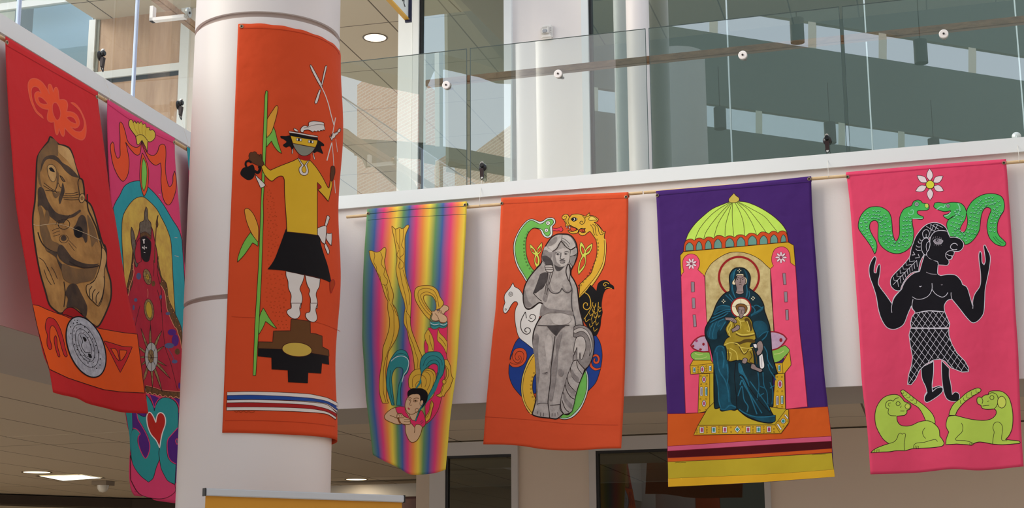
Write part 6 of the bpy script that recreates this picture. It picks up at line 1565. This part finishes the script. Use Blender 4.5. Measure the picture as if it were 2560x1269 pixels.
banner('pink banner with a black figure between two green snakes, rightmost of all', S7,
 '2115,430 2125,513 2135,652 2145,791 2150,870 2155,958 2168,1072 2176,1185', '2515,397 2521,476 2533,652 2538,766 2545,870 2548,946 2553,1072 2559,1165',
 '2115,430! 2240,419 2400,406 2515,397!', '2176,1185! 2291,1181 2379,1172 2455,1175 2559,1165!', 'pink7', art='''
@ 2120 400 3.967
P pole_pocket_seam
s pink7d 2.4 : -15,160 300,130 640,100 1000,70 1560,30
P white_flower white flower with a yellow centre
''' + flower6() + '''
e yellow7/ink7/1.4 814,243 42,41
P green_snake green snake with a curled tail at the left
f snake7/ink7/1.6 : 264,932! 235,870 190,800 130,720 103,670 108,600 140,530 200,475 270,460 340,470 400,510 425,560 435,620 440,700 452,760 470,802 490,790 510,730 510,620 515,560 550,490 600,462 630,450 650,410 690,395 725,405 740,425 795,435 805,460 800,485 770,498 700,500 685,515 700,540 745,560 745,580 720,588 680,582 635,580! 640,640 652,720 640,820 600,880 530,920 460,925 390,900 330,850 300,790 298,700 300,640 285,605 250,600 220,625 215,680 240,740 275,800 287,850 280,900
e whiteline/snake7d/1.3 681,436 22,22
e eyegrey/snake7d/1 681,436 12,12
f lime7l/snake7d/1 : 763,435 792,433 800,460 785,475 765,465
s snake7h 2 : 640,580 740,578
s snake7h 1.6 : 600,520 610,540 640,535 650,510 640,490 620,500
''' + scales(body([(255, 880, 26), (225, 790, 60), (165, 700, 100), (150, 600, 100), (230, 530, 120), (320, 540, 130), (370, 640, 130), (380, 760, 140), (440, 850, 130), (530, 850, 130), (590, 760, 130), (580, 620, 120), (590, 540, 90)]), 1) + '''
P green_snake green snake with an open mouth at the right
f snake7/ink7/1.6 : 860,425! 900,418 960,428 1020,418 1090,420 1130,435 1160,470 1175,515! 1190,470 1240,400 1320,350 1400,332 1480,340 1530,370 1550,430 1545,500 1510,560 1485,620 1480,700 1500,750 1540,790 1565,820 1555,848 1515,850 1460,830 1410,780 1385,720 1378,640 1395,560 1418,500 1405,475 1370,470 1340,500 1320,560 1310,640 1300,700 1260,770 1210,820 1160,840! 1140,800 1080,765 1010,755! 990,700 978,640 990,600 1020,570 1060,548! 1010,580 985,585 945,555 945,545! 980,535 1010,520 1020,500! 960,510 910,498 870,480 850,460
f pink7/ink7/1.4 : 1175,515! 1185,600 1175,670 1150,715 1120,715 1110,690 1130,640 1165,580
e whiteline/snake7d/1.3 992,453 20,20
e eyegrey/snake7d/1 992,453 11,11
s snake7h 2.2 : 880,490 920,460 950,470 965,440
s snake7h 2.2 : 950,555 990,545 1020,515
s snake7h 2.4 : 1090,430 1110,480 1095,530 1070,550
s snake7d 1.3 : 1440,760 1470,800 1520,840
s snake7d 1.3 : 1460,755 1500,800 1545,825
''' + scales(body([(1060, 490, 60), (1110, 520, 110), (1080, 600, 130), (1050, 680, 120), (1140, 770, 110), (1220, 740, 130), (1240, 620, 120), (1260, 500, 130), (1350, 410, 120), (1450, 400, 120), (1490, 480, 120), (1440, 600, 90), (1430, 720, 80)]), 2) + '''
P black_figure black figure with raised arms and a netted skirt
@ 2120 640 3.967
f black7/whiteline/1.6 : 725,1125! 845,1035! 850,1120 840,1250! 838,1300 905,1285 945,1310 930,1350 870,1400 800,1430 765,1420 760,1380 785,1340! 770,1280 740,1220
@ 2140 870 3.967
f black7/whiteline/1.6 : 848,120! 925,200! 925,280 940,350 955,460! 980,435 1015,445 1028,480 1010,520 950,525 900,500 870,430 855,330 848,220
f black7/whiteline/1.6 : 645,190! 770,130! 768,250 755,350 758,430! 800,395 845,385 862,400 850,440 790,490 710,535 680,520 682,480 705,440! 690,380 655,300
@ 2120 640 3.967
''' + 'F black7/whiteline/1.8 : ' + ' '.join('%d,%d' % p for p in SKIRT) + '\nF black7/whiteline/1.8 : ' + ' '.join('%d,%d' % p for p in BELT) + '\n' + net(560, 560, 1220, 1280, SKIRT, 63) + '\n' + net(600, 545, 1020, 712, BELT, 58) + '''
f black7/whiteline/1.7 : 265,0! 280,25 262,110 260,160 280,165! 290,110 310,78 320,100 315,180 300,260 320,310 380,390 435,470! 460,400 530,330! 560,260 610,200 660,165 710,150! 735,60 760,-20! 880,-20 893,90! 890,170 920,192! 1000,180 1070,190 1120,240 1135,280! 1180,310 1210,400 1235,490! 1240,430 1260,370 1310,290 1315,180 1300,50 1298,-20 1310,-50 1325,-20 1330,60 1350,85! 1362,40 1350,-60 1345,-100 1360,-110 1380,-70 1410,0 1405,100 1380,230 1360,330 1355,450 1345,560 1310,620 1265,655 1225,655 1170,600 1100,510 1030,425! 985,440 955,490 960,552! 800,540 665,565! 660,545 635,520 630,490! 595,570 555,670 500,712 440,725 380,700 330,620 300,520 280,400 250,300 215,200 210,110 235,40
s whiteline 1.4 : 435,560 432,500 460,410 530,330
s whiteline 1.4 : 638,402 680,425 740,422 800,390 832,330 833,268
s whiteline 1.4 : 835,330 870,375 930,405 970,390 990,360
s whiteline 1.4 : 1022,360 1022,390 1030,425
s whiteline 1.4 : 1238,520 1240,480
s whiteline 1.4 : 645,425 635,480 640,520 660,545
s whiteline 2 : 708,296 716,304 728,294
s eyegrey 1.6 : 922,282 932,286 938,280
s eyegrey 1.6 : 775,158 820,175 880,180
P braided_hair long braided hair with white lines
@ 2240 540 7.93
f black7/whiteline/1.6 : 1070,415! 1030,310 980,220 880,150 760,125 640,150 540,215 440,330 380,430 340,540 300,650 285,760! 250,840 120,990 0,1110 -80,1200 -110,1280 -100,1380 -40,1450 30,1480 90,1470! 110,1390 180,1260 250,1170 340,1110 450,1090! 460,990 490,880 550,770! 620,600 700,400
S whiteline 1.2 : -60,1360 410,875
S whiteline 1.2 : 265,820 270,905 370,885
S whiteline 1.2 : 195,905 205,975 310,955
S whiteline 1.2 : 135,985 145,1050 240,1045
S whiteline 1.2 : 80,1060 85,1135 170,1110
S whiteline 1.2 : 20,1130 20,1200 100,1190
S whiteline 1.2 : -50,1210 -40,1270 20,1270
S whiteline 1.2 : 410,880 422,1000
S whiteline 1.2 : 355,925 370,1040
S whiteline 1.2 : 310,975 325,1080
S whiteline 1.2 : 265,1020 280,1120
S whiteline 1.2 : 220,1065 235,1150
S whiteline 1.2 : 175,1115 190,1210
S whiteline 1.2 : 130,1160 150,1260
S whiteline 1.2 : 80,1220 100,1330
S whiteline 1.2 : 30,1270 50,1400
S whiteline 1.6 : 315,770 375,765 340,705
S whiteline 1.6 : 380,830 465,820 440,750
s whiteline 1.4 : 390,645 430,680 490,675
s whiteline 1.4 : 400,580 430,610 485,610
s whiteline 1.4 : 440,490 450,530 490,535
s whiteline 1.4 : 470,445 480,475 510,480
S whiteline 1.1 : 690,160 690,340
S whiteline 1.1 : 600,200 680,250
S whiteline 1.1 : 690,165 850,260
S whiteline 1.1 : 780,155 930,225
S whiteline 1.1 : 760,150 700,290
S whiteline 1.1 : 830,160 760,300
S whiteline 1.1 : 700,260 760,300
P profile_head head in profile with white outlines
f black7/whiteline/1.6 : 1020,300! 1040,350 1075,420! 1180,420 1270,450 1330,520 1340,580 1310,650 1250,695 1160,698! 1150,740 1120,790 1110,840 1060,865 1045,870! 1050,930 1010,975 930,970 840,965! 820,900 740,880 650,830 610,780! 610,720 650,650 670,560 675,460 710,370 770,310 850,285 940,285
F black7 : 840,965 750,960 560,1000 560,780 610,780 660,840 800,900
f black7/whiteline/1.4 : 985,740! 1010,710 1060,685 1140,690 1155,720! 1140,780 1100,790 1110,830 1060,860 1020,850 985,800!
s whiteline 1.4 : 985,740 1050,775 1130,785
s whiteline 1.6 : 1220,580 1190,545 1140,540 1095,570 1080,620 1110,655 1160,665 1210,655
f black7/whiteline/1.5 : 600,430 640,450 665,500! 675,560 650,660 610,720 605,770! 560,760 520,700 500,620 505,530 540,460
s whiteline 1.2 : 660,490 610,540 598,610 612,690
f black7/whiteline/1.4 : 550,430! 530,380 530,320 570,275 620,270 655,310 662,360 640,420!
s whiteline 1.2 : 597,355 597,415
f eyegrey/whiteline/.8 : 738,490! 780,455 840,448 900,465 935,490! 900,540 840,555 780,545
e black7 815,478 30,28
e eyegrey 822,478 12,12
s eyegrey .8 : 715,465 725,430
s eyegrey .8 : 745,440 750,405
s eyegrey .8 : 785,430 788,400
s eyegrey .8 : 825,425 822,400
s eyegrey .8 : 865,435 858,408
s eyegrey .8 : 905,450 890,425
s eyegrey .8 : 760,560 755,580
s eyegrey .8 : 800,565 802,590
s eyegrey .8 : 845,565 850,590
s eyegrey .8 : 885,560 900,580
P crouching_animal yellow-green animal crouching at the left
@ 2140 870 3.967
f lime7/ink7/1.6 : 440,425! 465,412 490,425 600,510 680,570 750,640 780,700 785,745! 740,740 690,720! 665,660 620,590 550,545 480,490
s ink7 1 : 450,440 470,450 475,430
s ink7 1 : 470,470 495,470 500,450
s ink7 1 : 500,490 530,490 535,465
s ink7 1 : 535,510 565,515 565,485
s ink7 1 : 575,545 600,545 600,515
f lime7/ink7/1.6 : 145,1035! 185,1000 250,970 325,945! 270,900 220,820 192,740 190,640 215,560 260,500 310,470 370,458 420,465 460,500 480,530! 530,545 545,575 530,605 505,615 505,640 480,665! 430,670 405,672! 410,720 440,760 500,772 560,760 620,732 690,718 750,730 800,770 825,810 830,870! 860,910 872,945 850,970 750,985 640,990 560,995 490,1015! 400,1015 330,1025 250,1028!
s ink7 1.3 : 325,945 380,925 408,890 420,855 440,840 460,852 470,842 490,850 485,900 478,950 482,1010
s ink7 1.3 : 570,990 575,960 600,940 680,930 750,910 790,905 808,925
s ink7 1.3 : 685,788 662,820 665,860 690,895
s ink7 1.1 : 590,965 583,995
s ink7 1.1 : 605,965 600,998
s ink7 1.1 : 620,968 617,1000
s ink7 1.1 : 190,1005 178,1030
s ink7 1.1 : 210,1002 205,1030
s ink7 1.1 : 228,1000 228,1028
s ink7 1.4 : 425,490 390,500 370,525! 345,515 310,525 292,560 300,590 325,600! 318,640 340,665 400,670
s ink7 1.2 : 345,540 325,545 320,565 335,575
e -/ink7/1.4 417,549 21,21
e lime7l/ink7/1.3 512,575 26,27
s ink7 1.2 : 450,570 440,590
s ink7 1.4 : 440,622 480,622
P crouching_animal yellow-green animal crouching at the right
f lime7/ink7/1.6 : 920,665! 935,610 970,550 1030,500 1100,440 1180,400 1220,395 1240,412 1225,435 1150,480 1070,540 1010,610 985,665!
s ink7 1 : 1035,515 1035,545 1050,545
s ink7 1 : 1065,490 1070,515 1095,520
s ink7 1 : 1100,455 1100,490 1125,490
s ink7 1 : 1145,430 1145,465 1175,465
s ink7 1 : 1190,405 1192,435 1218,435
f lime7/ink7/1.6 : 890,955! 895,900 920,830! 895,780 898,720 920,675 985,665! 1060,685 1150,705 1260,715 1340,700 1385,660 1390,620 1370,600! 1300,605 1250,592 1240,565! 1205,545 1200,500 1220,482 1245,490! 1275,465 1310,460! 1325,430 1380,422 1450,430 1510,480 1540,560 1555,660 1550,780 1520,860 1480,905! 1590,915 1622,922 1625,940 1590,945 1450,955 1350,948! 1230,928 1165,945 1150,960 1100,955 1000,948!
s ink7 1.3 : 1045,740 1060,780 1050,830 1010,870 988,908 1080,915 1150,935 1160,950
s ink7 1.3 : 1355,945 1360,890 1370,830 1358,790 1370,745 1405,730 1440,750 1455,800 1445,905 1500,915
s ink7 1.4 : 1310,460! 1350,440 1395,460 1410,510 1395,570 1370,600
e lime7l/ink7/1.4 1445,534 42,58
s ink7 1.4 : 1245,490 1258,520 1250,550
e -/ink7/1.4 1348,489 21,22
s ink7 1.2 : 1320,520 1300,530
s ink7 1.4 : 1255,572 1320,565
s ink7 1.1 : 1130,935 1128,955
s ink7 1.1 : 1145,940 1142,958
''', grom=[(2119, 442), (2510, 407)])
# ------------------------------------------------------------------ dowels, suction hooks, roll-up stand
dow = mat('pale_wooden_dowel', (226, 196, 152), .6, mix=((206, 172, 124), 6, .2), stretch=(1, 1, 8))
def dowel(p0, p1, lab):
    o = empty('hanging_rod', (p0 + p1) / 2, lab, 'rod', 'wooden rods the banners hang from'); b = NB(); tube(b, [p0, p1], .0098, 14); link('dowel', b, dow, o, smooth=False); return o
zr = hitR(1600, 482, 8.955).z; zl = hitL(256, 240, 3.855).z - .012
dowel(PR(sR(867, 528, 8.955), 8.955, zr), PR(sR(1606, 482, 8.955), 8.955, zr), 'pale wooden rod carrying the rainbow banner and the orange statue banner')
dowel(PR(sR(1610, 482, 8.955), 8.955, zr), PR(sR(2640, 400, 8.955), 8.955, zr), 'pale wooden rod carrying the purple and pink banners on the right')
dowel(PL(sL(-60, 30, 3.855), 3.855, zl), PL(sL(256, 240, 3.855), 3.855, zl), 'pale wooden rod carrying the leftmost red banner')
dowel(PL(sL(258, 240, 3.855), 3.855, zl), PL(9.0, 3.855, zl), 'pale wooden rod running behind the column on the left wall')
blk = mat('black_plastic', (24, 24, 26), .32); wht = mat('white_cord', (232, 228, 220), .7)
def hook(PX, sgn, s, D, z, zrod, drod, lab, clear_cup=False, n=None):
    o = empty('suction_hook', PX(s, D, z), lab, 'suction hook', 'suction hooks on the glass railings')
    q = lambda ds, dd, dz: PX(s + ds, D - dd, z + dz)
    m = mat('clear_suction_cup', (206, 214, 210), .1, spec=1) if clear_cup else blk
    b = NB(); tube(b, [q(0, 0, 0), q(0, .004, 0), q(0, .010, 0), q(0, .016, 0)], [.026, .0255, .018, .008], 28); link('suction_cup', b, m, o, smooth=False)
    if not clear_cup:
        b = NB(); tube(b, [q(0, .014, .012), q(0, .024, .012), q(0, .030, .012)], [.0155, .0155, .011], 20); link('locking_knob', b, blk, o, smooth=False)
        b = NB(); tube(b, [q(0, .012, .030), q(0, .020, .024)], [.009, .012], 12); link('release_tab', b, mat('white_tab', (236, 236, 232), .4), o)
        b = NB()
        hexa(b, [q(-.011, .012, -.06), q(.011, .012, -.06), q(.011, .022, -.064), q(-.011, .022, -.064), q(-.012, .008, -.01), q(.012, .008, -.01), q(.012, .028, -.01), q(-.012, .028, -.01)]); link('hook_strap', b, mat('dark_brown_strap', (44, 24, 24), .4), o)
        b = NB(); tube(b, [q(-.011, .017, -.058), q(-.010, .020, -.072), q(0, .024, -.086), q(.010, .020, -.072), q(.011, .017, -.058)], .0028, 8); link('hook_loop', b, blk, o, smooth=True)
        b = NB(); disc(b, q(0, .013, -.066), (PX(s, D - 1, z) - PX(s, D, z)), .008, .006, 14); link('pale_tip', b, mat('white_tab'), o)
        y0 = -.086; d0 = .024
    else:
        b = NB(); tube(b, [q(0, .014, 0), q(0, .022, -.004), q(0, .024, -.02), q(0, .02, -.024)], .0022, 8); link('hook_loop', b, m, o, smooth=True); y0 = -.02; d0 = .023
    zz = zrod - z
    b = NB(); tube(b, [q(0, d0, y0), q(.003, D - drod + .012, zz + .03), q(.001, D - drod + .011, zz), q(0, D - drod, zz - .0115)], .0013, 6); link('cord', b, wht, o, label='thin white cord')
for x, y, lab, cc in ((1207, 419, 'black suction hook on the glass above the rainbow banner', False), (2068, 351, 'black suction hook on the glass above the purple banner', False), (2541, 341, 'clear suction cup hook at the right edge above the pink banner', True)):
    p = hitR(x, y, DG - .012); hook(PR, 1, p.dot(uR), DG - .012, p.z, zr, 8.955, lab, cc)
for x, y, lab in ((249, 140, 'black suction hook on the left glass above the red banner'), (445, 263, 'black suction hook on the left glass beside the column')):
    p = hitL(x, y, 3.912); hook(PL, 1, p.dot(uL), 3.912, p.z, zl, 3.855, lab)
# roll-up banner stand in front of the column
def at(x, y, dist): d = ray(x, y); return CAM + d * (dist / math.hypot(d.x, d.y))
pa, pb = at(512, 1220, 6.05), at(1007, 1238, 6.05 * 1.0); pb = hitZ(1007, 1238, pa.z); u_ = (pb - pa); u_.z = 0; W = u_.length; u_.normalize(); n_ = V((u_.y, -u_.x, 0))
if n_.dot(CAM - pa) < 0: n_ = -n_
o = empty('roll_up_stand', V(((pa.x + pb.x) / 2, (pa.y + pb.y) / 2, 0)), 'yellow roll-up banner stand with an aluminium top rail in front of the column', 'banner stand')
def bx(nm, a0, a1, d0, d1, z0, z1, m, bev=0, lab=None):
    b = NB(); P = [pa + u_ * a + n_ * d for a, d in ((a0, d0), (a1, d0), (a1, d1), (a0, d1))]
    hexa(b, [V((p.x, p.y, z)) for z in (z0, z1) for p in P])
    if bev: bmesh.ops.bevel(b, geom=b.edges[:], offset=bev, segments=3, affect='EDGES')
    link(nm, b, m, o, label=lab)
alu = mat('silver_white_rail', (206, 208, 210), .35); yel = mat('amber_vinyl', (216, 150, 36), .5, bump=(3, .02))
bx('top_rail', 0, W, -.012, .014, pa.z - .028, pa.z, alu, .003)
bx('rail_end_cap', -.004, 0, -.013, .015, pa.z - .029, pa.z + .001, mat('dark_gasket'))
bx('rail_end_cap', W, W + .004, -.013, .015, pa.z - .029, pa.z + .001, mat('dark_gasket'))
bx('printed_panel', .004, W - .004, -.001, .001, .09, pa.z - .02, yel, lab='plain amber yellow vinyl')
bx('floor_cassette', -.01, W + .01, -.06, .06, 0, .09, alu, .02)
b = NB(); c_ = pa + u_ * W / 2 - n_ * .012; tube(b, [V((c_.x, c_.y, .05)), V((c_.x, c_.y, pa.z - .02))], .008, 10); link('support_pole', b, mat('satin_steel'), o)
